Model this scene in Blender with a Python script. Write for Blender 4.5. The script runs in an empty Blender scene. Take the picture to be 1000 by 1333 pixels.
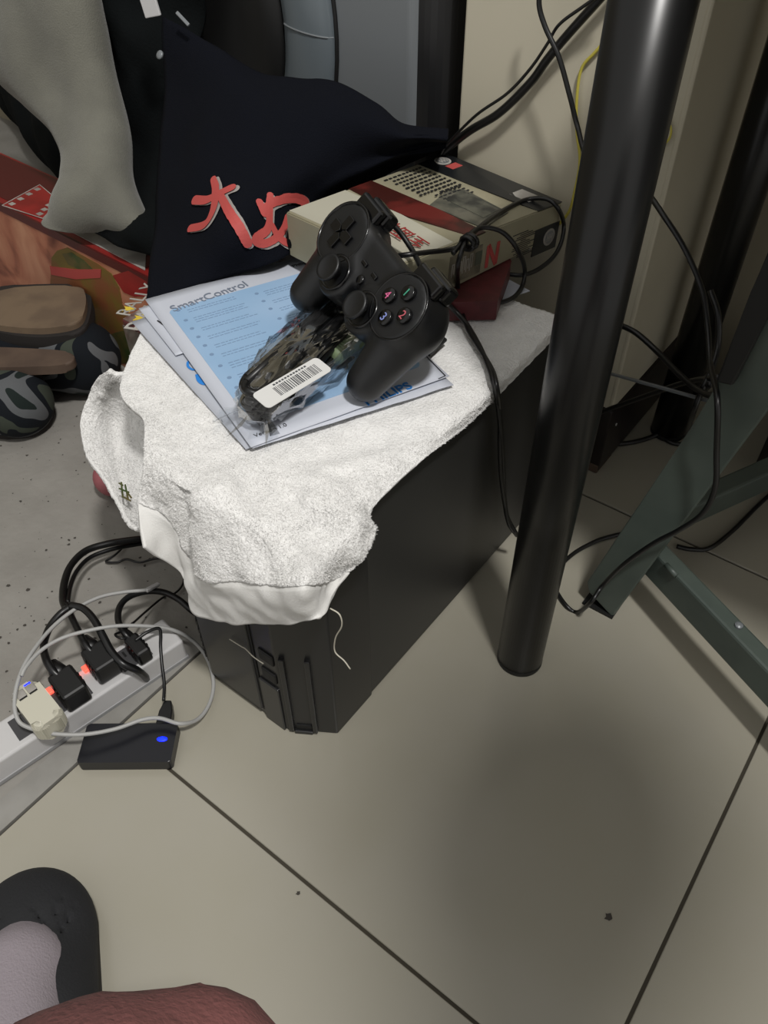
import bpy, bmesh, math, random
import numpy as np
from mathutils import Vector, Matrix, noise
from mathutils.bvhtree import BVHTree
R = math.radians
S = bpy.context.scene
COL = S.collection
random.seed(4)

# ------------------------------------------------------------------ camera
cd = bpy.data.cameras.new('camera'); cam = bpy.data.objects.new('camera', cd); COL.objects.link(cam)
cd.sensor_fit = 'HORIZONTAL'; cd.sensor_width = 36.0; cd.lens = 36.0 * 1030.0 / 1000.0; cd.clip_start = 0.02
AZ, PITCH, ROLL = R(37.4), R(45.2), R(-0.4)
f = Vector((-math.sin(AZ)*math.cos(PITCH), math.cos(AZ)*math.cos(PITCH), -math.sin(PITCH)))
r0 = Vector((math.cos(AZ), math.sin(AZ), 0)); u0 = r0.cross(f)
rr = r0*math.cos(ROLL) + u0*math.sin(ROLL); uu = u0*math.cos(ROLL) - r0*math.sin(ROLL)
cam.matrix_world = Matrix(((rr.x, uu.x, -f.x, 0), (rr.y, uu.y, -f.y, 0), (rr.z, uu.z, -f.z, 0.735), (0, 0, 0, 1)))
S.camera = cam
# ------------------------------------------------------------------ light
w = bpy.data.worlds.new('room_air'); S.world = w; w.use_nodes = True
w.node_tree.nodes['Background'].inputs[0].default_value = (1.0, 0.985, 0.95, 1)
w.node_tree.nodes['Background'].inputs[1].default_value = 0.46
def area(name, loc, target, size, power, color):
    l = bpy.data.lights.new(name, 'AREA'); l.shape = 'DISK'; l.size = size; l.energy = power; l.color = color
    o = bpy.data.objects.new(name, l); COL.objects.link(o); o.location = loc
    o.rotation_euler = (Vector(target)-Vector(loc)).to_track_quat('-Z', 'Y').to_euler(); return o
area('ceiling_lamp', (0.50, -0.05, 2.35), (-0.3, 0.45, 0), 0.2, 30, (1.0, 0.98, 0.95))
S.view_settings.view_transform = 'Standard'; S.view_settings.look = 'None'
S.view_settings.gamma = 1; S.view_settings.exposure = 0.56; S.view_settings.use_curve_mapping = False

# ------------------------------------------------------------------ helpers
def lin(h):
    if isinstance(h, str):
        c = [int(h[i:i+2], 16)/255 for i in (0, 2, 4)]
        return tuple(x/12.92 if x <= .04045 else ((x+.055)/1.055)**2.4 for x in c)
    return tuple(h)
def mat(name, col, rough=.6, metal=0, col2=None, nscale=40, bump=0, bscale=200, spec=.5, emit=None, estr=0, ramp=(.4, .6), sheen=0, coat=0, detail=4):
    m = bpy.data.materials.new(name); m.use_nodes = True; nt = m.node_tree; b = nt.nodes['Principled BSDF']
    c = lin(col); b.inputs['Base Color'].default_value = (*c, 1)
    b.inputs['Roughness'].default_value = rough; b.inputs['Metallic'].default_value = metal
    b.inputs['Specular IOR Level'].default_value = spec
    if sheen: b.inputs['Sheen Weight'].default_value = sheen
    if coat: b.inputs['Coat Weight'].default_value = coat; b.inputs['Coat Roughness'].default_value = .15
    tc = nt.nodes.new('ShaderNodeTexCoord')
    if col2 is not None:
        n = nt.nodes.new('ShaderNodeTexNoise'); n.inputs['Scale'].default_value = nscale; n.inputs['Detail'].default_value = detail
        nt.links.new(tc.outputs['Object'], n.inputs['Vector'])
        cr = nt.nodes.new('ShaderNodeValToRGB'); cr.color_ramp.elements[0].color = (*c, 1); cr.color_ramp.elements[1].color = (*lin(col2), 1)
        cr.color_ramp.elements[0].position, cr.color_ramp.elements[1].position = ramp
        nt.links.new(n.outputs['Fac'], cr.inputs['Fac']); nt.links.new(cr.outputs['Color'], b.inputs['Base Color'])
    if bump:
        n2 = nt.nodes.new('ShaderNodeTexNoise'); n2.inputs['Scale'].default_value = bscale; n2.inputs['Detail'].default_value = 3
        nt.links.new(tc.outputs['Object'], n2.inputs['Vector'])
        bp = nt.nodes.new('ShaderNodeBump'); bp.inputs['Strength'].default_value = min(1, bump); bp.inputs['Distance'].default_value = .002*max(1, bump)
        nt.links.new(n2.outputs['Fac'], bp.inputs['Height']); nt.links.new(bp.outputs['Normal'], b.inputs['Normal'])
    if emit: b.inputs['Emission Color'].default_value = (*lin(emit), 1); b.inputs['Emission Strength'].default_value = estr
    return m
def tag(o, label=None, cat=None, group=None, kind=None):
    if label: o['label'] = label
    if cat: o['category'] = cat
    if group: o['group'] = group
    if kind: o['kind'] = kind
    return o
def thing(name, loc, label, cat, group=None):
    o = bpy.data.objects.new(name, None); COL.objects.link(o); o.location = loc; o.empty_display_size = .05
    bpy.context.view_layer.update()
    return tag(o, label, cat, group)
def link(name, me, m, parent=None, smooth=False):
    o = bpy.data.objects.new(name, me); COL.objects.link(o)
    if m is not None and not me.materials: me.materials.append(m)
    if smooth:
        me.polygons.foreach_set('use_smooth', [True]*len(me.polygons))
    if parent:
        o.parent = parent
        M = Matrix.Identity(4) if parent.parent else Matrix.Translation(parent.location)
        o.matrix_parent_inverse = M.inverted()
    return o
def fin(name, bm, m, parent=None, smooth=False, recenter=True):
    bmesh.ops.recalc_face_normals(bm, faces=bm.faces[:])
    me = bpy.data.meshes.new(name); bm.to_mesh(me); bm.free()
    return link(name, me, m, parent, smooth)
def pydata(name, V, F, m, parent=None, smooth=False):
    me = bpy.data.meshes.new(name); me.from_pydata([tuple(v) for v in V], [], F); me.update()
    return link(name, me, m, parent, smooth)
def frame(o, x, z):
    """matrix with local x along x, local z along z, at o"""
    x = Vector(x).normalized(); z = Vector(z); z = (z - x*z.dot(x)).normalized(); y = z.cross(x)
    M = Matrix((x, y, z)).transposed().to_4x4(); M.translation = Vector(o); return M
def abox(bm, lo, hi, M=None, bev=0, seg=2):
    c = [(a+b)/2 for a, b in zip(lo, hi)]; s = [b-a for a, b in zip(lo, hi)]
    T = Matrix.Translation(c) @ Matrix.Diagonal((*s, 1))
    if M is not None: T = M @ T
    r = bmesh.ops.create_cube(bm, size=1, matrix=T)
    if bev:
        es = list({e for v in r['verts'] for e in v.link_edges})
        bmesh.ops.bevel(bm, geom=es, offset=bev, segments=seg, affect='EDGES', profile=.5)
def box(name, lo, hi, m, parent=None, M=None, bev=0, seg=2):
    bm = bmesh.new(); abox(bm, lo, hi, M, bev, seg); return fin(name, bm, m, parent)
def prism(name, poly, h0, h1, m, parent=None, M=None, bev=0):
    bm = bmesh.new(); M = M or Matrix.Identity(4)
    a = [bm.verts.new(M @ Vector((x, y, h0))) for x, y in poly]; b = [bm.verts.new(M @ Vector((x, y, h1))) for x, y in poly]
    n = len(poly); bm.faces.new(a[::-1]); bm.faces.new(b)
    for i in range(n): bm.faces.new((a[i], a[(i+1) % n], b[(i+1) % n], b[i]))
    if bev:
        bmesh.ops.bevel(bm, geom=bm.edges[:], offset=bev, segments=2, affect='EDGES', profile=.5)
    return fin(name, bm, m, parent)
def cr(pts, n=8):
    """Catmull-Rom through pts"""
    P = [Vector(p) for p in pts]; P = [P[0]*2-P[1]] + P + [P[-1]*2-P[-2]]; out = []
    for i in range(1, len(P)-2):
        a, b, c, d = P[i-1:i+3]
        for k in range(n):
            t = k/n; out.append(.5*((2*b)+(c-a)*t+(2*a-5*b+4*c-d)*t*t+(3*b-a-3*c+d)*t**3))
    out.append(P[-2]); return out
def sweep(bm, path, rad, ns=8, flat=1.0, up=None, caps=True):
    P = [Vector(p) for p in path]; n = len(P); R_ = rad if isinstance(rad, (list, tuple)) else [rad]*n
    t = (P[1]-P[0]).normalized(); nrm = Vector(up) if up else (Vector((0, 0, 1)) if abs(t.z) < .9 else Vector((1, 0, 0)))
    rings = []
    for i in range(n):
        t = (P[min(i+1, n-1)]-P[max(i-1, 0)]).normalized()
        if up: nrm = Vector(up)
        nrm = (nrm - t*nrm.dot(t))
        nrm = nrm.normalized() if nrm.length > 1e-6 else t.orthogonal().normalized()
        bn = t.cross(nrm)
        rings.append([bm.verts.new(P[i] + (nrm*math.sin(2*math.pi*k/ns)*flat + bn*math.cos(2*math.pi*k/ns))*R_[i]) for k in range(ns)])
    for a, b in zip(rings, rings[1:]):
        for k in range(ns): bm.faces.new((a[k], a[(k+1) % ns], b[(k+1) % ns], b[k]))
    if caps: bm.faces.new(rings[0][::-1]); bm.faces.new(rings[-1])
def cable(name, pts, r, m, parent=None, n=8, ns=8):
    bm = bmesh.new(); sweep(bm, cr(pts, n), r, ns); return fin(name, bm, m, parent, True)
def lathe(bm, prof, M=None, ns=32):
    M = M or Matrix.Identity(4); rings = []
    for r_, z in prof:
        rings.append([bm.verts.new(M @ Vector((r_*math.cos(2*math.pi*k/ns), r_*math.sin(2*math.pi*k/ns), z))) for k in range(ns)])
    for a, b in zip(rings, rings[1:]):
        for k in range(ns): bm.faces.new((a[k], a[(k+1) % ns], b[(k+1) % ns], b[k]))
    bm.faces.new(rings[0][::-1]); bm.faces.new(rings[-1])
def crgrid(G, su, sv):
    """upsample control grid"""
    rows = [cr(r, su) for r in G]; cols = list(zip(*rows)); out = [cr(c, sv) for c in cols]
    return [list(r) for r in zip(*out)]
def sheet(name, G, m, parent=None, thick=.002, disp=None, smooth=True):
    nr, nc = len(G), len(G[0]); N = []
    for i in range(nr):
        for j in range(nc):
            a = G[i][min(j+1, nc-1)]-G[i][max(j-1, 0)]; b = G[min(i+1, nr-1)][j]-G[max(i-1, 0)][j]
            v = a.cross(b); N.append(v.normalized() if v.length > 1e-9 else Vector((0, 0, 1)))
    if sum(n.dot(Vector((.45, -.45, .75))) for n in N) < 0: N = [-n for n in N]
    top = []
    for i in range(nr):
        for j in range(nc):
            p = G[i][j]; d = disp(i, j, p, N[i*nc+j]) if disp else 0
            top.append(p + N[i*nc+j]*d)
    bot = [t - n*thick for t, n in zip(top, N)]
    V = top + bot; o = len(top); F = []
    for i in range(nr-1):
        for j in range(nc-1):
            a, b, c, d = i*nc+j, i*nc+j+1, (i+1)*nc+j+1, (i+1)*nc+j
            F += [(a, b, c, d), (o+d, o+c, o+b, o+a)]
    for j in range(nc-1):
        F += [(j+1, j, o+j, o+j+1), ((nr-1)*nc+j, (nr-1)*nc+j+1, o+(nr-1)*nc+j+1, o+(nr-1)*nc+j)]
    for i in range(nr-1):
        F += [(i*nc, (i+1)*nc, o+(i+1)*nc, o+i*nc), ((i+1)*nc+nc-1, i*nc+nc-1, o+i*nc+nc-1, o+(i+1)*nc+nc-1)]
    ob = pydata(name, V, F, m, parent, smooth); return ob, top, N
def sdf_mesh(name, fn, lo, hi, h, m, parent=None, M=None):
    """surface-nets mesh of fn(P)<0"""
    ax = [np.arange(l, u_+h, h) for l, u_ in zip(lo, hi)]; g = np.stack(np.meshgrid(*ax, indexing='ij'), -1)
    D = fn(g.reshape(-1, 3)).reshape(g.shape[:3]); nx, ny, nz = D.shape
    acc = np.zeros((nx-1, ny-1, nz-1, 3)); cnt = np.zeros((nx-1, ny-1, nz-1))
    cor = [(i, j, k) for i in (0, 1) for j in (0, 1) for k in (0, 1)]
    for a in cor:
        for d in range(3):
            if a[d]: continue
            b = list(a); b[d] = 1
            A = D[a[0]:nx-1+a[0], a[1]:ny-1+a[1], a[2]:nz-1+a[2]]; B = D[b[0]:nx-1+b[0], b[1]:ny-1+b[1], b[2]:nz-1+b[2]]
            s = (A < 0) != (B < 0); t = np.where(s, A/np.where(s, A-B, 1), 0)
            for c in range(3):
                acc[..., c] += np.where(s, a[c] + (t if c == d else 0), 0)
            cnt += s
    act = cnt > 0; idx = -np.ones(act.shape, int); idx[act] = np.arange(act.sum())
    ii = np.argwhere(act); V = (ii + acc[act]/cnt[act][:, None])*h + np.array(lo); F = []
    for d in range(3):
        e1, e2 = (d+1) % 3, (d+2) % 3
        sl0 = [slice(None)]*3; sl1 = [slice(None)]*3; sl0[d] = slice(0, -1); sl1[d] = slice(1, None)
        A, B = D[tuple(sl0)], D[tuple(sl1)]; E = np.argwhere((A < 0) != (B < 0))
        for e in E:
            if e[e1] < 1 or e[e2] < 1 or e[e1] >= act.shape[e1] or e[e2] >= act.shape[e2]: continue
            q = []
            for o1, o2 in ((0, 0), (-1, 0), (-1, -1), (0, -1)):
                c = e.copy(); c[e1] += o1; c[e2] += o2; q.append(int(idx[tuple(c)]))
            if min(q) < 0: continue
            F.append(tuple(q) if D[tuple(e)] < 0 else tuple(q[::-1]))
    if M is not None: V = [M @ Vector(v) for v in V]
    return pydata(name, V, F, m, parent, True)
def cap(P, a, b, ra, rb):
    a, b = np.array(a, float), np.array(b, float); ab = b-a; t = np.clip(((P-a)@ab)/(ab@ab), 0, 1)
    return np.linalg.norm(P-(a+t[:, None]*ab), axis=1)-(ra+(rb-ra)*t)
def ell(P, c, r):
    q = (P-np.array(c))/np.array(r); k = np.linalg.norm(q, axis=1); return (k-1)*min(r)
def rbox(P, c, s, r):
    q = np.abs(P-np.array(c))-np.array(s)+r; return np.linalg.norm(np.maximum(q, 0), axis=1)+np.minimum(q.max(1), 0)-r
def smin(k, *ds):
    d = ds[0]
    for e in ds[1:]:
        h = np.clip(.5+.5*(e-d)/k, 0, 1); d = e*(1-h)+d*h-k*h*(1-h)
    return d
def text(name, body, o, x, nrm, size, m, parent=None, depth=.0004, align='LEFT', yscale=1.0, bold=0):
    cu = bpy.data.curves.new(name, 'FONT'); cu.body = body; cu.size = size; cu.extrude = depth; cu.align_x = align; cu.offset = bold
    t = bpy.data.objects.new(name, cu); COL.objects.link(t); bpy.context.view_layer.update()
    me = bpy.data.meshes.new_from_object(t.evaluated_get(bpy.context.evaluated_depsgraph_get()))
    COL.objects.unlink(t); bpy.data.objects.remove(t)
    me.transform(frame(o, x, nrm) @ Matrix.Diagonal((1, yscale, 1, 1))); me.materials.clear()
    return link(name, me, m, parent)
def V3(*a): return Vector(a)

# ------------------------------------------------------------------ materials
m_tile = mat('glazed_tile', '949082', .24, col2='979387', nscale=9, spec=.5, ramp=(.3, .7))
m_grout = mat('grout', '3b362c', .9)
m_terr = mat('worn_terrazzo', '7b7872', .75, col2='8d8a84', nscale=9, bump=.5, bscale=90, ramp=(.3, .7))
m_stain = mat('floor_stain', '3c3833', .9)
m_band = mat('stone_threshold', '8a8883', .45, col2='7f7d78', nscale=20)
m_wall = mat('wall_paint', '8c8572', .7, col2='847d6b', nscale=5, bump=.2, bscale=60)
m_black = mat('black_steel', '0d0d0d', .3, spec=.35)
m_case = mat('case_steel', '282827', .42, bump=.1, bscale=900)
m_bezel = mat('case_plastic', '1c1c1d', .33)
m_dark = mat('recess_black', '050505', .6)
m_rub = mat('cable_rubber', '0a0a0b', .38)
m_pad = mat('pad_plastic', '0b0c0e', .42, bump=.08, bscale=1500)
m_padg = mat('pad_gloss', '070708', .2)
m_navy = mat('navy_cloth', '0b0d14', .95, bump=.6, bscale=700, spec=.1)
m_blackcl = mat('black_cloth', '0c0f10', .95, bump=.5, bscale=300, spec=.1)
m_greycl = mat('grey_cloth', '6e6d64', .95, col2='65645c', nscale=12, bump=.5, bscale=500, spec=.1, sheen=.2)
m_red = mat('red_paint_print', 'a8433f', .7)
m_greyp = mat('grey_print', '8f8a86', .8)
m_white = mat('white_plastic', 'b9b8b8', .35)
m_cream = mat('cream_plastic', 'b9b6a6', .25, coat=.3)
m_paper = mat('white_paper', 'b6bac4', .55)
m_paper2 = mat('dull_paper', 'a9adb6', .6)
m_bluep = mat('blue_print', '86a5c4', .55, col2='93aecb', nscale=6)
m_ink = mat('ink', '16161a', .6)
m_tink = mat('pale_ink', '6d86a3', .7)
m_blue = mat('blue_ink', '2277c4', .6)
m_terry = mat('terry_cotton', 'd8d7d5', 1, col2='dfdedc', nscale=60, bump=1.0, bscale=420, sheen=.4, spec=.1)
m_hem = mat('towel_hem', 'd2d1ce', .95, bump=.3, bscale=900, sheen=.2, spec=.1)
m_green = mat('green_paint', '48514b', .45, col2='404944', nscale=15, bump=.1, bscale=80)
m_wbox = mat('white_panel', 'b4ae9c', .4, col2='aaa492', nscale=4)
m_silver = mat('silver_plastic', '6f7376', .38, metal=.1)
m_silver2 = mat('grey_bezel', '626a6f', .3, metal=.1)
m_yel = mat('yellow_cord', 'b0a542', .6)
m_skin = mat('skin', 'b08070', .55, bump=.2, bscale=300)
m_trou = mat('red_trousers', '6c4240', .95, col2='603a38', nscale=30, bump=.4, bscale=500)
m_sock = mat('lilac_sock', '8a8288', .95, bump=.4, bscale=600)
m_slip = mat('slipper_felt', '17181b', .85, bump=.3, bscale=500)
m_thread = mat('thread', 'b9b4a6', .9)
def glow(name, c, s): return mat(name, c, .4, emit=c, estr=s)
g_blue = glow('blue_led', '0418ff', 3.2); g_red = glow('red_neon', 'ff4a3a', 1.5)
def camo():
    m = mat('camo_cloth', '11151a', .9, spec=.2); nt = m.node_tree; b = nt.nodes['Principled BSDF']
    tc = nt.nodes.new('ShaderNodeTexCoord'); n = nt.nodes.new('ShaderNodeTexNoise'); n.inputs['Scale'].default_value = 16; n.inputs['Detail'].default_value = 1
    n.inputs['Distortion'].default_value = .6
    c = nt.nodes.new('ShaderNodeValToRGB'); c.color_ramp.interpolation = 'CONSTANT'; e = c.color_ramp.elements
    e[0].position = 0; e[0].color = (*lin('3b4038'), 1); e[1].position = .40; e[1].color = (*lin('11151a'), 1)
    x = e.new(.56); x.color = (*lin('56585a'), 1); x = e.new(.66); x.color = (*lin('1a2220'), 1)
    nt.links.new(tc.outputs['Object'], n.inputs['Vector']); nt.links.new(n.outputs['Fac'], c.inputs['Fac']); nt.links.new(c.outputs['Color'], b.inputs['Base Color']); return m
m_camo = camo()
m_insole = mat('tan_insole', '6b5a47', .8, col2='5e4e3e', nscale=20)
m_midsole = mat('brown_midsole', '554539', .7, col2='4a3b31', nscale=25)
m_sole = mat('dark_sole', '1e1a18', .8)
def marble():
    m = mat('box_print_orange', 'a8694f', .45); nt = m.node_tree; b = nt.nodes['Principled BSDF']
    tc = nt.nodes.new('ShaderNodeTexCoord'); n = nt.nodes.new('ShaderNodeTexNoise'); n.inputs['Scale'].default_value = 9; n.inputs['Detail'].default_value = 7; n.inputs['Distortion'].default_value = 1.2
    c = nt.nodes.new('ShaderNodeValToRGB'); e = c.color_ramp.elements; e[0].position = .3; e[0].color = (*lin('6b3527'), 1); e[1].position = .7; e[1].color = (*lin('c08a6c'), 1)
    x = e.new(.45); x.color = (*lin('a4654c'), 1)
    nt.links.new(tc.outputs['Object'], n.inputs['Vector']); nt.links.new(n.outputs['Fac'], c.inputs['Fac']); nt.links.new(c.outputs['Color'], b.inputs['Base Color']); return m
m_marble = marble()
m_boxred = mat('box_print_red', '8f2321', .4, col2='7c1f1d', nscale=20)
m_boxdk = mat('box_print_maroon', '4d1616', .4)
m_olive = mat('box_print_olive', '6d5c24', .5, col2='7c4a2c', nscale=22)
m_leafg = mat('box_print_green', '33461f', .5, col2='59502a', nscale=30)
m_boxw = mat('box_print_pale', 'a7a49e', .4, col2='8b8781', nscale=30)

# ------------------------------------------------------------------ setting
FX, FY = -0.475, 0.166          # tile field: edge of the threshold, one joint line
fl = tag(box('floor', (FX, -1.7, -.03), (1.9, 1.14, -.0022), m_grout), kind='structure')
xs = [FX, .058, .658, 1.258, 1.858]; ys = [-1.634, -1.034, -.434, .166, .766, 1.13]
for i in range(4):
    for j in range(5):
        box('floor_tile', (xs[i]+.0016, ys[j]+.0016, -.012), (xs[i+1]-.0016, ys[j+1]-.0016, 0), m_tile, fl, bev=.0006, seg=1)
tb = tag(prism('trim_1', [(FX-.028, -1.7), (FX-.001, -1.7), (FX-.001, .62), (FX-.028, .62)], -.03, .001, m_band), kind='structure')
fl2 = tag(box('floor.001', (-2.6, -1.7, -.04), (FX-.029, 1.14, -.001), m_terr), kind='structure')
bm = bmesh.new()
for k in range(1500):
    x = random.uniform(-1.5, -.51); y = random.uniform(.0, .8); a = .0004+.0022*random.random()**3
    n = random.choice((5, 6, 7)); an = random.uniform(0, 6)
    bm.faces.new([bm.verts.new((x+a*random.uniform(.6, 1.3)*math.cos(an+6.283*q/n), y+a*random.uniform(.6, 1.3)*math.sin(an+6.283*q/n), -.0006)) for q in range(n)])
tag(fin('terrazzo_speck', bm, m_stain, fl2), kind='stuff')
bm = bmesh.new()
for (cx, cy, a) in [(0.0109,0.3017,0.0000)+(.0035,), (-0.2170,0.1545,0.0000)+(.002,), (-0.3155,0.1560,0.0000)+(.0015,)] and [((0.0109,0.3017,0.0000)[0], (0.0109,0.3017,0.0000)[1], .0032), ((-0.2170,0.1545,0.0000)[0], (-0.2170,0.1545,0.0000)[1], .0018)]:
    bm.faces.new([bm.verts.new((cx+a*(1+.5*math.sin(q*2.3))*math.cos(6.283*q/9), cy+a*(1+.4*math.cos(q*3))*math.sin(6.283*q/9), .0004)) for q in range(9)])
fin('floor_stain', bm, m_stain, fl)
tag(box('wall_back', (-2.6, 1.14, -.03), (1.9, 1.2, 2.3), m_wall), kind='structure')
tag(box('wall_left', (-2.66, -1.7, -.03), (-2.6, 1.2, 2.3), m_wall), kind='structure')

# ------------------------------------------------------------------ computer tower
TX0, TX1, TY0, TY1, TZ = -.49, -.288, .296, .678, .294
t = thing('computer_tower', (-.389, .48, 0), 'black computer tower standing on the tiles under the white towel', 'computer')
box('side_panel', (TX1-.004, .352, .006), (TX1, TY1, TZ-.004), m_case, t, bev=.001)
box('case_body', (TX0, .345, .004), (TX1-.0035, TY1-.003, TZ-.001), m_case, t, bev=.002)
fp = [(TX1, .354), (TX1, .296), (-.333, .2685), (-.441, .2685), (TX0, .308), (TX0, .354)]
prism('front_bezel', fp, .0, TZ-.002, m_bezel, t, bev=.0015)
a, b = Vector((-.333, .2685, 0)), Vector((TX1, .296, 0)); Mr = frame(a, b-a, (b-a).cross(V3(0, 0, 1)))   # right chamfer: local x along, y up, z out
if (Mr @ V3(0, 0, 1)-Mr.translation).y > 0: Mr = frame(a, b-a, -(b-a).cross(V3(0, 0, 1)))
def faceM(a, b):
    x = (b-a).normalized(); z = V3(x.y, -x.x, 0)
    M = Matrix((x, V3(0, 0, 1), z)).transposed().to_4x4(); M.translation = a; return M
Mr = faceM(a, b)
for x0, x1 in ((.004, .009), (.028, .033)): box('bezel_rib', (x0, .004, -.001), (x1, .13, .004), m_bezel, t, Mr, .0008)
box('drive_slot', (.011, .006, -.0005), (.027, .013, .0015), m_dark, t, Mr)
box('bezel_rib', (.009, .0, -.001), (.028, .005, .004), m_bezel, t, Mr, .0008)
Mf = faceM(Vector((-.441, .2685, 0)), Vector((-.333, .2685, 0)))
for z0 in (.083, .113):
    b_ = box('front_button', (.088, z0, -.001), (.107, z0+.016, .0022), m_dark, t, Mf, .002, 3)
box('button_column', (.082, .0, -.001), (.1075, .075, .0025), m_bezel, t, Mf, .001)
box('front_door', (.004, .012, -.001), (.078, .20, .003), m_bezel, t, Mf, .0015)
box('door_groove', (.0775, .012, -.001), (.081, .2, .001), m_dark, t, Mf)
Ml = faceM(Vector((TX0, .308, 0)), Vector((-.441, .2685, 0)))
box('vent_strip', (.006, .02, -.001), (.058, .2, .0015), m_dark, t, Ml, .001)
for k in range(12): box('vent_slat', (.008, .026+k*.0143, 0), (.056, .032+k*.0143, .003), m_bezel, t, Ml)
for x in (-.46, -.31):
    for y in (.40, .64): box('rubber_foot', (x-.01, y-.01, 0), (x+.01, y+.01, .005), m_dark, t)
# hair-thin threads caught on the case
cable('loose_thread', [(-0.2508,0.2620,0.2716),(-0.2420,0.2620,0.2711),(-0.2406,0.2620,0.2583),(-0.2478,0.2620,0.2378),(-0.2498,0.2620,0.2178),(-0.2407,0.2620,0.2132),(-0.2348,0.2620,0.2068)], .0006, m_thread, None, 5, 5)
tag(bpy.context.scene.objects['loose_thread'], 'pale loose thread hanging from the towel corner over the case front', 'thread')
th = cable('loose_thread', [(-0.3871,0.2635,0.1176),(-0.3706,0.2635,0.1192),(-0.3655,0.2635,0.1199),(-0.3563,0.2635,0.1154),(-0.3436,0.2635,0.1154)], .0006, m_thread, None, 5, 5)
tag(th, 'short pale thread lying slanted on the lower case front', 'thread')

# ------------------------------------------------------------------ tubes of the desk
dk = thing('desk', (.4, .75, 0), 'desk with dark board above the view on glossy black round tube legs', 'desk')
def desk_leg(x, y, r, top, lab):
    bm = bmesh.new(); lathe(bm, [(r, .002), (r, top)], T((x, y, 0)), 48); l_ = fin('leg', bm, m_black, dk, True); l_['label'] = lab
    bm = bmesh.new(); lathe(bm, [(r*.98, 0), (r*1.01, .001), (r*1.01, .006), (r*.99, .007)], T((x, y, 0)), 48); fin('foot_cap', bm, m_dark, l_, True)
T = Matrix.Translation
desk_leg(-.186, .488, .0245, .7165, 'glossy black front leg standing beside the computer tower')
desk_leg(-.213, .957, .024, .7165, 'black rear leg in shadow at the right of the white cabinet')
box('desk_board', (-.23, .455, .716), (1.15, 1.02, .741), mat('desk_wood', '3a2e27', .5, col2='2e241e', nscale=12), dk, None, .003)

# ------------------------------------------------------------------ white cabinet on dark plinth
t = thing('white_cabinet', (-.385, .93, .105), 'tall white cabinet with yellowed side on a dark plinth behind the desk leg', 'cabinet')
box('cabinet_body', (-.512, .816, .106), (-.256, 1.03, 1.0), m_wbox, t, bev=.003, seg=3)
box('edge_strip', (-.262, .8155, .106), (-.2555, .822, 1.0), m_wbox, t, None, .002)
m_plinth = mat('plinth_paint', '1c1413', .4, col2='120d0d', nscale=30)
t = thing('plinth', (-.385, .93, 0), 'dark brown-black plinth box under the white cabinet', 'plinth')
box('plinth_body', (-.515, .814, .004), (-.254, 1.035, .1055), m_plinth, t, bev=.002)
box('plinth_foot', (-.30, .813, 0), (-.2545, .86, .014), m_midsole, t, bev=.002)
bm = bmesh.new(); lathe(bm, [(.002, 0), (.002, .001)], frame((-.2535, .84, .07), (0, 1, 0), (1, 0, 0)), 10); fin('screw_head', bm, m_white, t)
cable('yellow_cord', [(-0.3414,0.8120,0.5229),(-0.3572,0.8120,0.5021),(-0.3689,0.8120,0.4851),(-0.3687,0.8120,0.4566),(-0.3633,0.8120,0.4277),(-0.3542,0.8120,0.3982)] + [(-0.3544,0.8120,0.3651),(-0.3570,0.8120,0.3427),(-0.3665,0.8120,0.3249)], .0016, m_yel)
tag(S.objects['yellow_cord'], 'thin yellow cord hanging down the cabinet left of the black leg', 'cord')
o = cable('yellow_cord', [(-0.2928,0.8120,0.4833),(-0.2830,0.8120,0.4782),(-0.2730,0.8120,0.4608),(-0.2650,0.8120,0.4483),(-0.2668,0.8120,0.4370),(-0.2799,0.8120,0.4253)], .0011, m_yel)
tag(o, 'short yellow cord loop on the cabinet right of the black leg', 'cord')

# ------------------------------------------------------------------ grey-green frame
t = thing('metal_frame', (-.14, .6, 0), 'grey-green painted metal frame with slanted post and two crossbars on the right', 'frame')
def bar(name, p0, p1, wd, ht, nrm, m, par, bev=.003):
    p0, p1 = Vector(p0), Vector(p1); M = frame(p0, p1-p0, nrm); L = (p1-p0).length
    return box(name, (0, -wd/2, -ht/2), (L, wd/2, ht/2), m, par, M, bev)
Mx = Matrix(((1, 0, 0, 0), (0, 0, 1, .60), (0, 1, 0, 0), (0, 0, 0, 1)))      # local x -> x, local y -> z, height -> y
prism('post', [(-.168, .036), (-.163, .022), (-.131, .002), (-.128, .004), (.006, .665), (-.046, .695), (-.116, .283)], 0, .03, m_green, t, Mx, .002)
A0, A1 = [Vector(q) for q in [(-0.0925,0.6151,0.1000),(0.0333,0.5490,0.1000)]]
dA = (A1-A0).normalized(); nA = V3(-dA.y, dA.x, 0)
A0 = A0-dA*.05; E_ = A0+dA*.62
bar('crossbar', A0+nA*.010-V3(0, 0, .02), E_+nA*.010-V3(0, 0, .02), .02, .04, (0, 0, 1), m_green, t)
B0, B1 = [Vector(q) for q in [(-0.0962,0.7574,0.0900),(-0.0588,0.8384,0.0900)]]
dB = (B1-B0).normalized(); nB = V3(-dB.y, dB.x, 0)
bar('crossbar', B0-dB*.075+nB*.012-V3(0, 0, .02), B0+dB*.28+nB*.012-V3(0, 0, .02), .024, .036, (0, 0, 1), m_green, t)
bm = bmesh.new(); lathe(bm, [(.004, 0), (.004, .002), (.002, .003)], frame(A0+dA*.14+nA*.012+V3(0, 0, .0005), dA, (0, 0, 1)), 12); fin('bolt_head', bm, m_silver, t)
bm = bmesh.new(); sweep(bm, [A0+dA*.045, A0+dA*.062], .003, 8); fin('weld_bead', bm, m_green, t, True)
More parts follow.
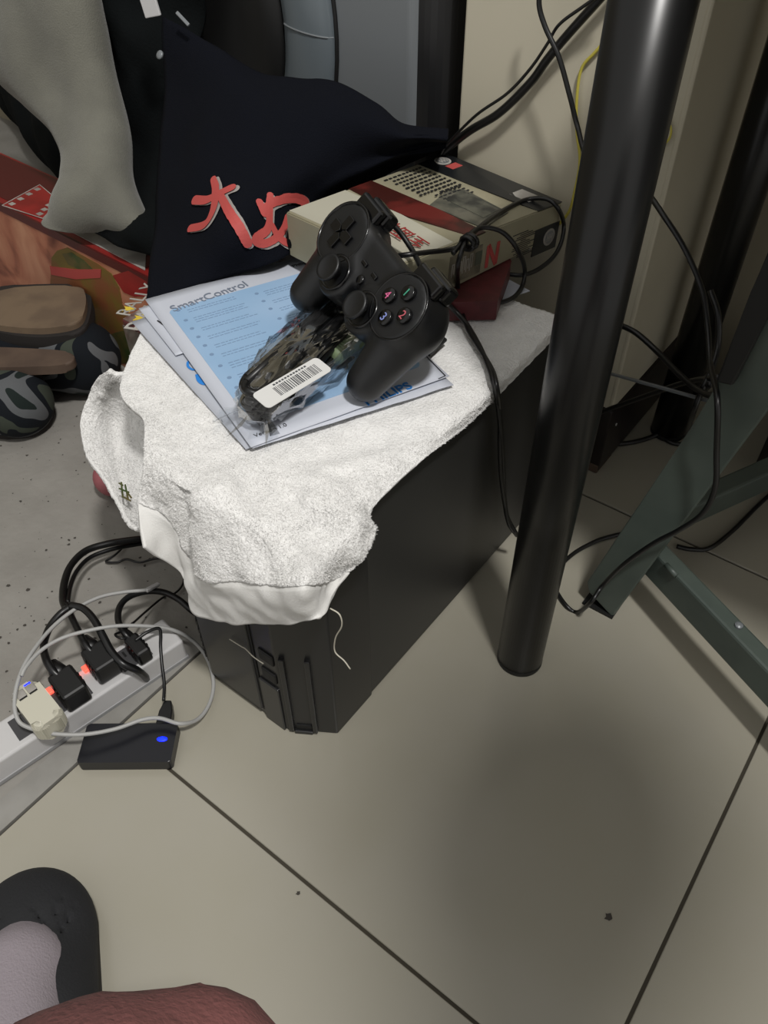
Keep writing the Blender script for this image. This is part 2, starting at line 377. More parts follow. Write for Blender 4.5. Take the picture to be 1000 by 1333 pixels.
prism('black_strut', [(q[0], q[2]) for q in [(-0.1059,0.5940,0.3490),(-0.0924,0.5940,0.3510),(-0.0868,0.5940,0.4135),(-0.0833,0.5940,0.4653),(-0.1004,0.5940,0.4985),(-0.1038,0.5940,0.4315)]], 0, .012, m_dark, t, Matrix(((1, 0, 0, 0), (0, 0, 1, .586), (0, 1, 0, 0), (0, 0, 0, 1))), .002)
box('foot_pad', (-.166, .598, 0), (-.128, .632, .0035), m_dark, t)
t = thing('storage_box', (-.03, 1.0, 0), 'dark brown box on the floor at the right edge behind the frame', 'box')
box('box_body', (-.085, .935, 0), (.1, 1.09, .10), m_plinth, t, bev=.003)
box('box_lid', (-.088, .932, .1), (.103, 1.093, .118), m_plinth, t, bev=.003)
o = bar('plastic_rod', *[(-0.2795,0.8000,0.1680),(-0.1234,0.7000,0.2520)], .0045, .003, (0, 0, 1), m_silver, None, .0008)
tag(o, 'thin pale grey plastic rod sticking out behind the desk leg among the cables', 'rod')

# ------------------------------------------------------------------ hanging black cables, right
def tcable(pts, r, lab, grp=None, n=8, m=None, name='cable'):
    o = cable(name, pts, r, m or m_rub, None, n); tag(o, lab, 'cable', grp); return o
tcable([(-0.5258,0.8000,0.3668),(-0.5146,0.8000,0.3798),(-0.4861,0.8000,0.4054),(-0.4509,0.8000,0.4310),(-0.4180,0.8000,0.4666),(-0.4021,0.8000,0.4907),(-0.3827,0.8000,0.5166),(-0.3506,0.8000,0.5561),(-0.3277,0.8000,0.5865)], .0045, 'thickest black cable rising from behind the game box up past the black leg')
tcable([(-0.5173,0.7900,0.3762),(-0.5075,0.7900,0.3903),(-0.4736,0.7900,0.4269),(-0.4382,0.7900,0.4552),(-0.4146,0.7900,0.4825),(-0.3992,0.7900,0.5069),(-0.3889,0.7900,0.5255),(-0.3664,0.7900,0.5437),(-0.3399,0.7900,0.5638)], .0016, 'thin black wire running above the thickest cable on the white cabinet')
tcable([(-0.4071,0.7800,0.5605),(-0.4075,0.7800,0.5420),(-0.3981,0.7800,0.5242),(-0.3793,0.7800,0.5009),(-0.3621,0.7800,0.4696),(-0.3488,0.7800,0.4435),(-0.3241,0.7600,0.4253),(-0.2853,0.7400,0.4238),(-0.2472,0.7200,0.4262),(-0.2161,0.7000,0.4166),(-0.1874,0.6900,0.3978),(-0.1592,0.6800,0.3701),(-0.1422,0.6700,0.3420),(-0.1246,0.6400,0.3286),(-0.0988,0.5800,0.3387),(-0.0843,0.5800,0.2881),(-0.0750,0.5800,0.2526),(-0.0767,0.5800,0.2197),(-0.0917,0.5850,0.1836),(-0.1107,0.5870,0.1498),(-0.1317,0.5870,0.1037),(-0.1462,0.5870,0.0590),(-0.1490,0.5700,0.0457)] + [(-0.1638,0.5814,0.0030),(-0.1792,0.5824,0.0030),(-0.2033,0.5990,0.0030),(-0.2131,0.6170,0.0030),(-0.2106,0.6577,0.0030),(-0.1978,0.6947,0.0030),(-0.1832,0.7188,0.0030)] + [(-0.1636,0.7440,0.0040),(-0.1559,0.7736,0.0040)], .0026, 'long black cable crossing the green post and looping on the tiles')
tcable([(-0.2894,0.7800,0.2460),(-0.2689,0.7800,0.2486),(-0.2384,0.7700,0.2532),(-0.2062,0.7600,0.2463),(-0.1732,0.7300,0.2510),(-0.1431,0.7000,0.2602),(-0.1175,0.6600,0.2862),(-0.1103,0.6400,0.3158)], .0032, 'black cable arching from behind the desk leg to the post')
tcable([(-0.3080,0.8408,0.0120),(-0.2821,0.8628,0.0060),(-0.2487,0.8928,0.0040),(-0.2245,0.9300,0.0040),(-0.2073,0.9616,0.0200),(-0.1960,0.9837,0.0500),(-0.1266,0.6800,0.2837)], .0032, 'black cable curving along the plinth foot up to the post')
tcable([(-0.2918,0.8000,0.0831),(-0.2456,0.7900,0.1332),(-0.2000,0.7700,0.1864),(-0.1699,0.7500,0.2241),(-0.1483,0.7300,0.2509),(-0.1215,0.6800,0.2939)], .003, 'black cable running straight from the plinth top to the post')
tcable([(-0.2231,0.9483,0.0040),(-0.2052,0.9337,0.0040),(-0.1878,0.9362,0.0040),(-0.1778,0.9563,0.0040),(-0.1720,1.0102,0.0100),(-0.1660,1.0391,0.0300)], .003, 'short black cable bend on the floor at the second desk leg')
tcable([(-0.1690,0.7500,0.3365),(-0.1526,0.7400,0.3200),(-0.1412,0.7300,0.2945),(-0.1359,0.7100,0.2761),(-0.1365,0.7000,0.2565),(-0.1409,0.7200,0.2096),(-0.1799,0.9309,0.0200)], .003, 'black cable dropping in front of the shaded wall to the floor')
tcable([(-0.1131,0.7484,0.0030),(-0.0966,0.7543,0.0030),(-0.0785,0.7711,0.0030),(-0.0664,0.8180,0.0030),(-0.0571,0.8769,0.0030),(-0.0475,0.9241,0.0030),(-0.0240,1.0150,0.0030)], .0028, 'black cable lying on the tiles beyond the crossbar')
tcable([(-0.2842,0.8120,0.1570),(-0.2718,0.8000,0.1656),(-0.2680,0.8000,0.1523),(-0.2789,0.8120,0.1311)], .0018, 'tiny black wire hook on the white cabinet low beside the desk leg')

# ------------------------------------------------------------------ silver machine behind
t = thing('silver_machine', (-.70, .9, 0), 'silver-grey rounded machine with curved bezel behind the navy bag', 'appliance')
bm = bmesh.new(); prof = []
W0, W1, D0, D1 = -1.0, -.537, .83, 1.09
def rr_poly(x0, x1, y0, y1, r, n=8):
    P = []
    for cx, cy, a0 in ((x1-r, y0+r, -90), (x1-r, y1-r, 0), (x0+r, y1-r, 90), (x0+r, y0+r, 180)):
        for k in range(n+1):
            a = R(a0+90*k/n); P.append((cx+r*math.cos(a), cy+r*math.sin(a)))
    return P
prism('machine_body', rr_poly(W0+.012, W1, D0+.006, D1, .04), .0, .80, m_bezel, t)
prism('front_shell', rr_poly(W0, W1-.046, D0, D0+.1, .014), .0, .80, m_silver, t)
# curved bezel arc and the dark recess it frames, on the front plane
C = Vector((-0.8827,0.8300,0.4583)); Rx, Rz = abs(Vector((-0.7069,0.8300,0.4823)).x-C.x), .19
ring = [V3(C.x+Rx*.80*math.cos(R(a)), D0-.004, C.z+Rz*math.sin(R(a))) for a in range(-150, 61, 6)]
bm = bmesh.new(); sweep(bm, ring, .040, 14, .35, up=(0, -1, 0)); fin('curved_bezel', bm, m_silver2, t, True)
ring2 = [V3(C.x+(Rx*.80+.041)*math.cos(R(a)), D0-.001, C.z+(Rz+.041)*math.sin(R(a))) for a in range(-150, 61, 6)]
bm = bmesh.new(); sweep(bm, ring2, .003, 6); fin('bezel_gap', bm, m_dark, t, True)
bm = bmesh.new(); lathe(bm, [(1, 0), (.97, .012), (.7, .016), (.3, .006)], Matrix.Translation((C.x, D0-.001, C.z)) @ Matrix.Rotation(R(90), 4, 'X') @ Matrix.Diagonal((Rx*.58, Rz*.82, 1, 1)), 48); fin('dark_recess', bm, m_dark, t, True)
zs = Vector((-0.7358,0.8150,0.4633)).z; cx_ = C.x+Rx*.80*math.sqrt(max(0, 1-((zs-C.z)/Rz)**2)); bm = bmesh.new(); sweep(bm, [V3(cx_+.039*q_, D0-.0045-.014*math.sqrt(1-q_*q_), zs-.003*q_) for q_ in [k/8-1 for k in range(17)]], .0011, 6); fin('bezel_seam', bm, m_silver, t)

# ------------------------------------------------------------------ cloths
def fold(sc, amp, seed=0, st=(1, 1, 1)):
    def d(i, j, p, n): return amp*noise.noise(V3(p.x*sc*st[0]+seed, p.y*sc*st[1], p.z*sc*st[2])) + amp*.4*noise.noise(p*sc*2.3+V3(seed, 3, 1))
    return d
def gridP(rows): return [[Vector(p) for p in r] for r in rows]
# black jacket sheet between grey cloth and bag
G = gridP([[(-1.1380,0.7900,0.5049),(-1.0478,0.7800,0.5155),(-0.9758,0.7850,0.5222),(-0.8807,0.7900,0.5312)], [(-1.1472,0.7850,0.4308),(-1.0390,0.7650,0.4493),(-0.9642,0.7700,0.4585),(-0.8885,0.7850,0.4660)],
           [(-1.1432,0.7800,0.3406),(-1.0261,0.7500,0.3688),(-0.9580,0.7500,0.3810),(-0.9182,0.7700,0.3832)], [(-1.1426,0.7700,0.2411),(-1.0417,0.7400,0.2675),(-0.9728,0.7300,0.2863),(-0.9500,0.7600,0.2822)],
           [(-0.9389,0.6210,0.2500),(-0.8895,0.6160,0.2600),(-0.8509,0.6171,0.2650),(-0.8201,0.6255,0.2600)], [(-1.0352,0.6082,0.2250),(-0.9156,0.5941,0.2250),(-0.8322,0.5977,0.2300),(-0.7848,0.5818,0.2300)]])
o, _, _ = sheet('black_jacket', crgrid(G, 8, 8), m_blackcl, None, .004, fold(14, .012, 5)); tag(o, 'black cloth jacket hanging between the grey cloth and the navy bag', 'jacket')
# navy bag
G = gridP([[(-0.8771,0.7150,0.4791),(-0.8242,0.7100,0.4715),(-0.7754,0.7100,0.4597),(-0.7270,0.7150,0.4455),(-0.6684,0.7200,0.4480),(-0.6140,0.7250,0.4501),(-0.5648,0.7300,0.4368),(-0.5371,0.7350,0.4228),(-0.5079,0.7400,0.4235),(-0.4795,0.7450,0.4240)],
           [(-0.8547,0.6750,0.4091),(-0.7748,0.6650,0.4262),(-0.7057,0.6600,0.4362),(-0.6639,0.6650,0.4349),(-0.6165,0.6750,0.4374),(-0.5766,0.6850,0.4364),(-0.5398,0.7000,0.4258),(-0.5136,0.7100,0.4190),(-0.4907,0.7200,0.4194),(-0.4701,0.7300,0.4194)],
           [(-0.8187,0.6200,0.3510),(-0.7246,0.6000,0.3774),(-0.6608,0.6000,0.3922),(-0.6239,0.6100,0.3960),(-0.5921,0.6300,0.3971),(-0.5746,0.6600,0.3950),(-0.5580,0.6900,0.3943),(-0.5379,0.7150,0.3961),(-0.5159,0.7350,0.4015),(-0.4870,0.7550,0.4052)],
           [(-0.7562,0.5450,0.3092),(-0.6657,0.5300,0.3408),(-0.6029,0.5300,0.3621),(-0.5901,0.5600,0.3610),(-0.5893,0.6000,0.3616),(-0.5870,0.6350,0.3600),(-0.5767,0.6600,0.3643),(-0.5643,0.6900,0.3702),(-0.5400,0.7250,0.3834),(-0.4941,0.7600,0.3989)],
           [(-0.6593,0.4479,0.3000),(-0.6278,0.4756,0.3080),(-0.6029,0.5197,0.3110),(-0.5739,0.5447,0.3220),(-0.5650,0.5756,0.3260),(-0.5829,0.6261,0.3220),(-0.6103,0.6959,0.3120),(-0.6265,0.7651,0.3120),(-0.6149,0.8288,0.3200),(-0.5851,0.8971,0.3300)]])
GB = crgrid(G, 9, 12)
bag, top, Nn = sheet('navy_bag', GB, m_navy, None, .004, fold(11, .005, 2))
bagroot = thing('cloth_bag', (-.6, .62, .30), 'dark navy cloth bag printed with two red characters draped behind the game pad', 'bag')
bag.name = 'bag_cloth'; bag.parent = bagroot; bag.matrix_parent_inverse = Matrix.Translation(bagroot.location).inverted()
nr, nc = len(GB), len(GB[0]); nr_nc = (nr, nc)
bvh = BVHTree.FromPolygons(top, [(i*nc+j, i*nc+j+1, (i+1)*nc+j+1, (i+1)*nc+j) for i in range(nr-1) for j in range(nc-1)])
def onbag(p, off):
    h = bvh.find_nearest(Vector(p)); n = h[1]; n = n if n.dot(V3(.4, -.5, .6)) > 0 else -n
    return h[0]+n*off, n
def stroke(name, pts, wd, m, off, sh=(0, 0, 0)):
    P = cr([Vector(p)+Vector(sh) for p in pts], 8); n = len(P); bm = bmesh.new(); prev = None
    W = cr([(x, 0, 0) for x in wd], 8)
    C_ = [onbag(p, off) for p in P]
    L, Rr = [], []
    for i in range(n):
        tt = (C_[min(i+1, n-1)][0]-C_[max(i-1, 0)][0]).normalized(); s = tt.cross(C_[i][1]).normalized()*W[i].x
        L.append(bm.verts.new(onbag(C_[i][0]+s, off)[0])); Rr.append(bm.verts.new(onbag(C_[i][0]-s, off)[0]))
    mid = [bm.verts.new(c[0]) for c in C_]
    for i in range(n-1):
        bm.faces.new((L[i], L[i+1], mid[i+1], mid[i])); bm.faces.new((mid[i], mid[i+1], Rr[i+1], Rr[i]))
    for e, sg in ((0, -1), (n-1, 1)):           # round ends
        tt = (C_[min(e+1, n-1)][0]-C_[max(e-1, 0)][0]).normalized(); s = tt.cross(C_[e][1]).normalized()
        ar = [L[e]]+[bm.verts.new(onbag(C_[e][0]+s*W[e].x*math.cos(a)+tt*sg*W[e].x*math.sin(a), off)[0]) for a in (R(30), R(60), R(90), R(120), R(150))]+[Rr[e]]
        for x, y in zip(ar, ar[1:]): bm.faces.new((mid[e], x, y))
    return fin(name, bm, m, bagroot)
ST = [ ([(-0.6869,0.5606,0.3568),(-0.6628,0.5577,0.3641),(-0.6446,0.5628,0.3746),(-0.6348,0.5690,0.3799)], [.0056, .0054, .0054, .0056]),
       ([(-0.6718,0.5786,0.3774),(-0.6565,0.5661,0.3729),(-0.6398,0.5445,0.3640),(-0.6410,0.5319,0.3531),(-0.6698,0.5335,0.3392)], [.004, .0054, .0058, .0054, .0046]),
       ([(-0.6403,0.5582,0.3731),(-0.6108,0.5397,0.3711),(-0.5921,0.5326,0.3625),(-0.5853,0.5333,0.3492)], [.0044, .0052, .0058, .0054]),
       ([(-0.6001,0.5714,0.3732),(-0.5911,0.5677,0.3653)], [.004, .0045]),
       ([(-0.5988,0.5869,0.3755),(-0.5918,0.5757,0.3664),(-0.5854,0.5675,0.3578)], [.0038, .0046, .0042]),
       ([(-0.5942,0.5703,0.3685),(-0.5941,0.5918,0.3700),(-0.5916,0.6156,0.3665),(-0.5891,0.6293,0.3563),(-0.5882,0.6186,0.3509)], [.0038, .0046, .0052, .005, .003]),
       ([(-0.5854,0.5675,0.3578),(-0.5822,0.5585,0.3528),(-0.5829,0.5425,0.3504),(-0.5791,0.5491,0.3438),(-0.5763,0.5637,0.3431),(-0.5790,0.5803,0.3462),(-0.5855,0.5946,0.3527)], [.004, .0045, .0048, .0044, .004, .0038, .0036]),
       ([(-0.5835,0.5684,0.3546),(-0.5768,0.5693,0.3442),(-0.5695,0.5768,0.3347),(-0.5698,0.5960,0.3260)], [.0036, .0042, .0045, .004]) ]
SHF = Vector((-0.5950,0.5273,0.3604))-Vector((-0.5992,0.5261,0.3613))
for k, (p, wd) in enumerate(ST):
    stroke('print_shadow', p, wd, m_greyp, .0016, SHF)
for k, (p, wd) in enumerate(ST):
    stroke('character_stroke', p, wd, m_red, .0030)
# strap, buckle and stud
o = bar('silver_buckle', *[(-0.8860,0.7000,0.5213),(-0.8771,0.7000,0.4820)], .022, .004, (0, -.6, .8), m_white, None, .001)
tag(o, 'bright silver flat buckle end at the top above the navy bag', 'buckle')
bm = bmesh.new(); lathe(bm, [(.005, 0), (.005, .002), (.003, .003)], frame(Vector((-0.8335,0.6650,0.4554)), (1, 0, 0), (0, -.8, .6)), 16); o = fin('stud', bm, m_silver, bagroot, True)
o = bar('zip_pull', *[(-0.8279,0.6950,0.4943),(-0.8102,0.6950,0.4836)], .004, .003, (0, -.6, .8), m_silver, bagroot, .0008)
# grey cloth: hollow hanging tube
def loft(name, rings, m, parent=None, disp=0, sc=10, ns=28, up=8, seed=0):
    C = cr([r_[0] for r_ in rings], up); SD = cr([r_[3] for r_ in rings], up); A_ = cr([(r_[1], r_[2], 0) for r_ in rings], up); bm = bmesh.new(); RR = []
    for i, c in enumerate(C):
        tt = (C[min(i+1, len(C)-1)]-C[max(i-1, 0)]).normalized(); side = SD[i].normalized(); dep = side.cross(tt).normalized()
        ring = []
        for k in range(ns):
            a = 6.28318*k/ns; p = c + side*A_[i].x*math.cos(a)+dep*A_[i].y*math.sin(a)
            q = (side*math.cos(a)+dep*math.sin(a))*disp*noise.noise(V3(p.x*sc+seed, p.y*sc, p.z*sc*.5)); ring.append(bm.verts.new(p+q))
        RR.append(ring)
    for a, b in zip(RR, RR[1:]):
        for k in range(ns): bm.faces.new((a[k], a[(k+1) % ns], b[(k+1) % ns], b[k]))
    bm.faces.new(RR[0][::-1]); bm.faces.new(RR[-1]); return fin(name, bm, m, parent, True)
rg = []
for (lx, ly), (rx, ry), mode in (((-75, -60), (108, -60), 'y'), ((-30, 30), (125, 20), 'y'), ((25, 120), (147, 120), 'y'), ((75, 195), (165, 210), 'y'), ((82, 245), (178, 262), 'y'), ((72, 285), (199, 303), 'y')): pass
LL = [(-1.4301,0.7600,0.4792),(-1.3531,0.7400,0.4008),(-1.2236,0.7000,0.3297),(-1.0873,0.6550,0.2997),(-1.0389,0.6200,0.2735),(-1.0359,0.6035,0.2480),(-1.0446,0.5860,0.2250)]
RRr = [(-1.0522,0.7500,0.5194),(-1.0382,0.7300,0.4470),(-1.0117,0.7100,0.3616),(-0.9678,0.6800,0.3030),(-0.9226,0.6500,0.2709),(-0.8681,0.6180,0.2620),(-0.8775,0.6316,0.2280)]
for a, b in zip(LL, RRr):
    a, b = Vector(a), Vector(b); rg.append(((a+b)/2, (b-a).length/2, .045, (b-a).normalized()))
rg[-1] = (rg[-1][0], rg[-1][1], .022, rg[-1][3]); rg[-2] = (rg[-2][0], rg[-2][1], .035, rg[-2][3])
o = loft('grey_cloth', rg, m_greycl, None, .03, 11, 64, 14)
tag(o, 'grey-beige cloth garment hanging down onto the red printed box', 'cloth')

# ------------------------------------------------------------------ red printed box, left
BT = .20
t = thing('printed_box', (-1.1, .7, 0), 'flat red box with film-strip top and orange marbled side under the grey cloth', 'box')
q = Vector((-0.8529,0.5873,0.2000)); p0 = Vector((-1.2133,0.6039,0.2000)); bx = (q-p0).normalized(); by = V3(-bx.y, bx.x, 0)
Mb = Matrix((bx, by, V3(0, 0, 1))).transposed().to_4x4(); Mb.translation = V3(q.x, q.y, 0)      # local: x right, y back
Mbi = Mb.inverted()
box('box_body', (-.62, .001, 0), (.06, .115, BT-.001), m_boxred, t, Mb, .001)
box('box_side', (-.62, -.0005, .0), (.06, .001, BT-.008), m_marble, t, Mb)
box('rim_band', (-.622, -.0015, BT-.013), (.061, .002, BT+.0005), m_boxdk, t, Mb)
box('lid_print', (-.60, .014, BT-.0015), (-.02, .11, BT-.0002), m_boxdk, t, Mb)
def onbox(pts): return [Mbi @ Vector(p) for p in pts]
fs = onbox([(-1.2032,0.6012,0.2000),(-1.2214,0.6835,0.2000),(-1.1456,0.6643,0.2000),(-1.1136,0.6111,0.2000)])
prism('film_panel', [(v.x, v.y) for v in fs], BT-.0005, BT+.0008, m_boxred, t, Mb)
a, b, c, d = [Vector((v.x, v.y, 0)) for v in fs]
def lerp2(s, r_): return (a*(1-s)+b*s)*(1-r_)+(d*(1-s)+c*s)*r_
for k in range(4):
    for r_ in (.12, .86):
        c0 = lerp2(.14+.24*k, r_)
        box('film_hole', (c0.x-.005, c0.y-.004, BT+.0005), (c0.x+.005, c0.y+.004, BT+.0012), m_boxw, t, Mb)
for x, y in ((a, b), (b, c), (c, d), (d, a)):
    bm = bmesh.new(); sweep(bm, [Mb @ (x+V3(0, 0, BT+.0008)), Mb @ (y+V3(0, 0, BT+.0008))], .0008, 4); fin('panel_line', bm, m_boxw, t)
ps = onbox([(-1.1057,0.6137,0.2000),(-1.1006,0.6635,0.2000),(-0.9034,0.6311,0.2000),(-0.8668,0.5980,0.2000)]); prism('pale_panel', [(v.x, v.y) for v in ps], BT-.0005, BT+.0006, m_boxw, t, Mb)
Ms = Mb @ Matrix(((1, 0, 0, 0), (0, 0, -1, 0), (0, 1, 0, 0), (0, 0, 0, 1)))
def side_poly(name, pts, h, m):
    P = [Mbi @ Vector(p) for p in pts]; prism(name, [(v.x, v.z) for v in P], .0005, h, m, t, Ms)
side_poly('fruit_print', [(-1.1000,0.5987,0.1470),(-1.0760,0.5976,0.1661),(-1.0426,0.5961,0.1817),(-1.0081,0.5945,0.1819),(-0.9678,0.5926,0.1808),(-0.9375,0.5912,0.1755),(-0.9268,0.5907,0.1576),(-0.9302,0.5909,0.1303),(-0.9104,0.5900,0.1059),(-0.8945,0.5892,0.0795),(-0.9098,0.5899,0.0458),(-0.9767,0.5930,0.0097),(-1.0038,0.5943,0.0415),(-1.0427,0.5961,0.0540),(-1.1239,0.5998,0.0511),(-1.1363,0.6004,0.0857)], .0012, m_olive)
side_poly('leaf_print', [(-0.9855,0.5934,0.0573),(-0.9321,0.5910,0.0869),(-0.9045,0.5897,0.0821),(-0.9081,0.5899,0.0507),(-0.9368,0.5912,0.0228),(-0.9829,0.5933,0.0041),(-0.9951,0.5939,0.0236)], .0016, m_leafg)
side_poly('leaf_print', [(-1.0624,0.5970,0.1655),(-1.0331,0.5956,0.1774),(-1.0038,0.5943,0.1749),(-0.9851,0.5934,0.1666),(-1.0177,0.5949,0.1531),(-1.0538,0.5966,0.1509)], .0016, m_leafg)
side_poly('red_bar', [(-1.1140,0.5993,0.1282),(-1.0393,0.5959,0.1482),(-0.9614,0.5923,0.1746),(-0.9701,0.5927,0.1582),(-1.0440,0.5961,0.1301),(-1.1181,0.5995,0.1123)], .002, m_red)
side_poly('petal_print', [(-0.9345,0.5911,0.1742),(-0.8911,0.5891,0.1961),(-0.8518,0.5873,0.1935),(-0.8605,0.5877,0.1682),(-0.8924,0.5891,0.1554),(-0.9177,0.5903,0.1535)], .0016, m_boxred)

ba, bb = Vector((-1.5543,0.9971,0.0850)), Vector((-2.1537,1.2564,0.0850))  # dark heap added to stand for the shadow in this corner
def bundle(P):
    w_ = .012*np.sin(P[:, 0]*31+P[:, 2]*40)*np.sin(P[:, 1]*27)
    return smin(.03, cap(P, ba, bb, .085, .10), cap(P, (ba+bb)/2+V3(0, 0, .05), bb, .07, .09))+w_*.7
bu = sdf_mesh('shadow_heap', bundle, [min(ba[i], bb[i])-.15 for i in range(2)]+[0.0], [max(ba[i], bb[i])+.15 for i in range(2)]+[.30], .014, m_blackcl); tag(bu, 'added dark heap standing in for shadow on the floor behind the grey cloth and red box', 'cloth')

# ------------------------------------------------------------------ rally box beneath the papers
t = thing('rally_box', (-.6, .5, 0), 'brown printed box with white RALLY lettering beside the tower under the papers', 'box')
kx = Vector((-0.6657,0.4165,0.2880)); 
box('box_body', (kx.x, kx.y, 0), (TX0-.006, .655, .286), m_boxdk, t, None, .0015)
box('top_print', (kx.x+.001, kx.y+.001, .286), (kx.x+.17, .65, .2872), mat('rally_print', '4a2c26', .4, col2='8b8178', nscale=35), t)
rd = Vector((-0.6594,0.4718,0.2880))-Vector((-0.6351,0.4133,0.2880))
text('lettering', 'RALLY', (-0.6262,0.4117,0.2876), rd, (0, 0, 1), .034, m_boxw, t, .0003)
text('lettering', 'RALLY', (-0.6621,0.4237,0.2876), rd, (0, 0, 1), .024, m_boxw, t, .0003)
for p in [(-0.6745,0.4341,0.2874),(-0.6509,0.4287,0.2874)]:
    p = Vector(p); prism('yellow_star', [(p.x+(.008 if k % 2 else .0035)*math.cos(.628*k), p.y+(.008 if k % 2 else .0035)*math.sin(.628*k)) for k in range(10)], .2872, .2878, mat('star_yellow', 'c9b03a', .5), t)
box('front_print', (kx.x, kx.y-.001, .02), (TX0-.006, kx.y, .28), mat('brown_print', '4a332c', .5, col2='5f5a52', nscale=30), t)

# ------------------------------------------------------------------ camo slip-ons
def slab(name, pts, z0, z1, m, par, bev=.004):
    P = cr([(p[0], p[1], 0) for p in pts]+[(pts[0][0], pts[0][1], 0)], 4)[:-1]
    return prism(name, [(p.x, p.y) for p in P], z0, z1, m, par, None, bev)
t = thing('camo_slipper', (-.95, .5, 0), 'camouflage slip-on shoe with wide tan insole on top in front of the red box', 'shoe')
a, b, c = Vector((-1.1345,0.4131,0.0550)), Vector((-0.9705,0.5252,0.0550)), Vector((-1.0377,0.5138,0.0700))
lo = [min(a[i], b[i], c[i])-.09 for i in range(3)]; hi = [max(a[i], b[i], c[i])+.09 for i in range(3)]; lo[2] = -.003
sdf_mesh('upper', lambda P: np.maximum(smin(.03, cap(P, a, b, .046, .050), cap(P, c, b, .043, .045)), -(P[:, 2]-.003)), lo, hi, .006, m_camo, t)
slab('footbed_rim', [(-1.0611,0.4433,0.1180),(-1.1524,0.5166,0.1180),(-1.1263,0.5535,0.1180),(-1.0590,0.6035,0.1180),(-1.0208,0.5971,0.1180),(-0.9739,0.5602,0.1180),(-0.9473,0.5230,0.1180),(-0.9710,0.4853,0.1180),(-1.0114,0.4602,0.1180)], .092, .112, m_sole, t, .003)
slab('footbed', [(-1.0614,0.4452,0.1220),(-1.1247,0.4998,0.1220),(-1.1031,0.5414,0.1220),(-1.0425,0.5893,0.1220),(-1.0161,0.5861,0.1220),(-0.9791,0.5586,0.1220),(-0.9563,0.5259,0.1220),(-0.9765,0.4908,0.1220),(-1.0153,0.4644,0.1220)], .108, .122, m_insole, t, .003)
slab('sole', [(-1.1171,0.3786,0.0000),(-1.0563,0.4732,0.0000),(-0.9595,0.5156,0.0000),(-0.9596,0.5453,0.0000),(-0.9947,0.5707,0.0000),(-1.0899,0.5263,0.0000),(-1.1908,0.4244,0.0000)], 0, .012, m_sole, t, .003)
t = thing('camo_slipper', (-.95, .42, 0), 'camouflage slip-on shoe with rounded dark toe and brown midsole on the terrazzo', 'shoe')
a2, b2 = Vector((-1.0873,0.3431,0.0460)), Vector((-0.9682,0.4048,0.0460))
lo = [min(a2[i], b2[i])-.08 for i in range(3)]; hi = [max(a2[i], b2[i])+.08 for i in range(3)]; lo[2] = -.003
sdf_mesh('upper', lambda P: np.maximum(cap(P, a2, b2, .048, .05), -(P[:, 2]-.003)), lo, hi, .006, m_camo, t)
slab('midsole', [(-1.0806,0.3989,0.1000),(-0.9956,0.4550,0.1000),(-0.9406,0.4863,0.1000),(-0.9190,0.4857,0.1000),(-0.9128,0.4693,0.1000),(-0.9393,0.4403,0.1000),(-1.0355,0.3709,0.1000)], .086, .1, m_midsole, t, .003)
slab('sole', [(-1.0491,0.3240,0.0000),(-0.9502,0.3849,0.0000),(-0.9417,0.4262,0.0000),(-0.9800,0.4571,0.0000),(-1.0563,0.4732,0.0000),(-1.1444,0.3825,0.0000)], 0, .012, m_sole, t, .003)
# pink ball
t = None
bm = bmesh.new(); pc = Vector((-0.7528,0.3980,0.0240)); bmesh.ops.create_uvsphere(bm, u_segments=32, v_segments=20, radius=.028, matrix=Matrix.Translation((pc.x, pc.y, .026)) @ Matrix.Diagonal((1, 1, .92, 1)))
o = fin('rubber_ball', bm, mat('pink_rubber', '8f5055', .6), None, True); tag(o, 'dusty pink rubber ball on the terrazzo half hidden behind the towel', 'ball')

# ------------------------------------------------------------------ towel
rows = [[(x, .672, .302) for x in (-.495, -.46, -.43, -.40, -.37, -.34, -.287)]+[(-.281, .672, .290)],
        [(x, .58, .302) for x in (-.60, -.54, -.50, -.46, -.42, -.37, -.287)]+[(-.279, .58, .286)],
        [(x, .49, .302) for x in (-.652, -.59, -.54, -.49, -.44, -.385, -.288)]+[(-.278, .49, .284)],
        [(-0.5653,0.3367,0.3000),(-0.5259,0.3626,0.3020),(-0.4634,0.3684,0.3020),(-0.4061,0.3674,0.3020),(-0.3586,0.3734,0.3020),(-0.3194,0.3866,0.3020),(-0.2901,0.4075,0.3010),(-0.2770,0.4114,0.2949)],
        [(-0.4967,0.3051,0.3020),(-0.4527,0.3053,0.3030),(-0.3909,0.3055,0.3030),(-0.3502,0.3075,0.3030),(-0.3171,0.3159,0.3030),(-0.2978,0.3303,0.3030),(-0.2847,0.3475,0.2990),(-0.2760,0.3480,0.2935)],
        [(-0.4587,0.2725,0.2970),(-0.4172,0.2643,0.3020),(-0.3698,0.2630,0.3010),(-0.3289,0.2672,0.3000),(-0.3014,0.2799,0.3000),(-0.2857,0.3013,0.2960),(-0.2700,0.3191,0.2952),(-0.2660,0.3397,0.2785)],
        [(-0.4507,0.2510,0.2720),(-0.4235,0.2580,0.2590),(-0.3994,0.2500,0.2222),(-0.3334,0.2470,0.2564),(-0.2890,0.2470,0.2832),(-0.2597,0.2500,0.3034),(-0.2720,0.2884,0.2618),(-0.2680,0.3063,0.2616)],
        [(-0.4264,0.2313,0.2500),(-0.4185,0.2520,0.2017),(-0.4091,0.2460,0.1602),(-0.3534,0.2450,0.1886),(-0.3054,0.2470,0.2241),(-0.2671,0.2490,0.2575),(-0.2545,0.2570,0.2647),(-0.2680,0.2843,0.2471)]]
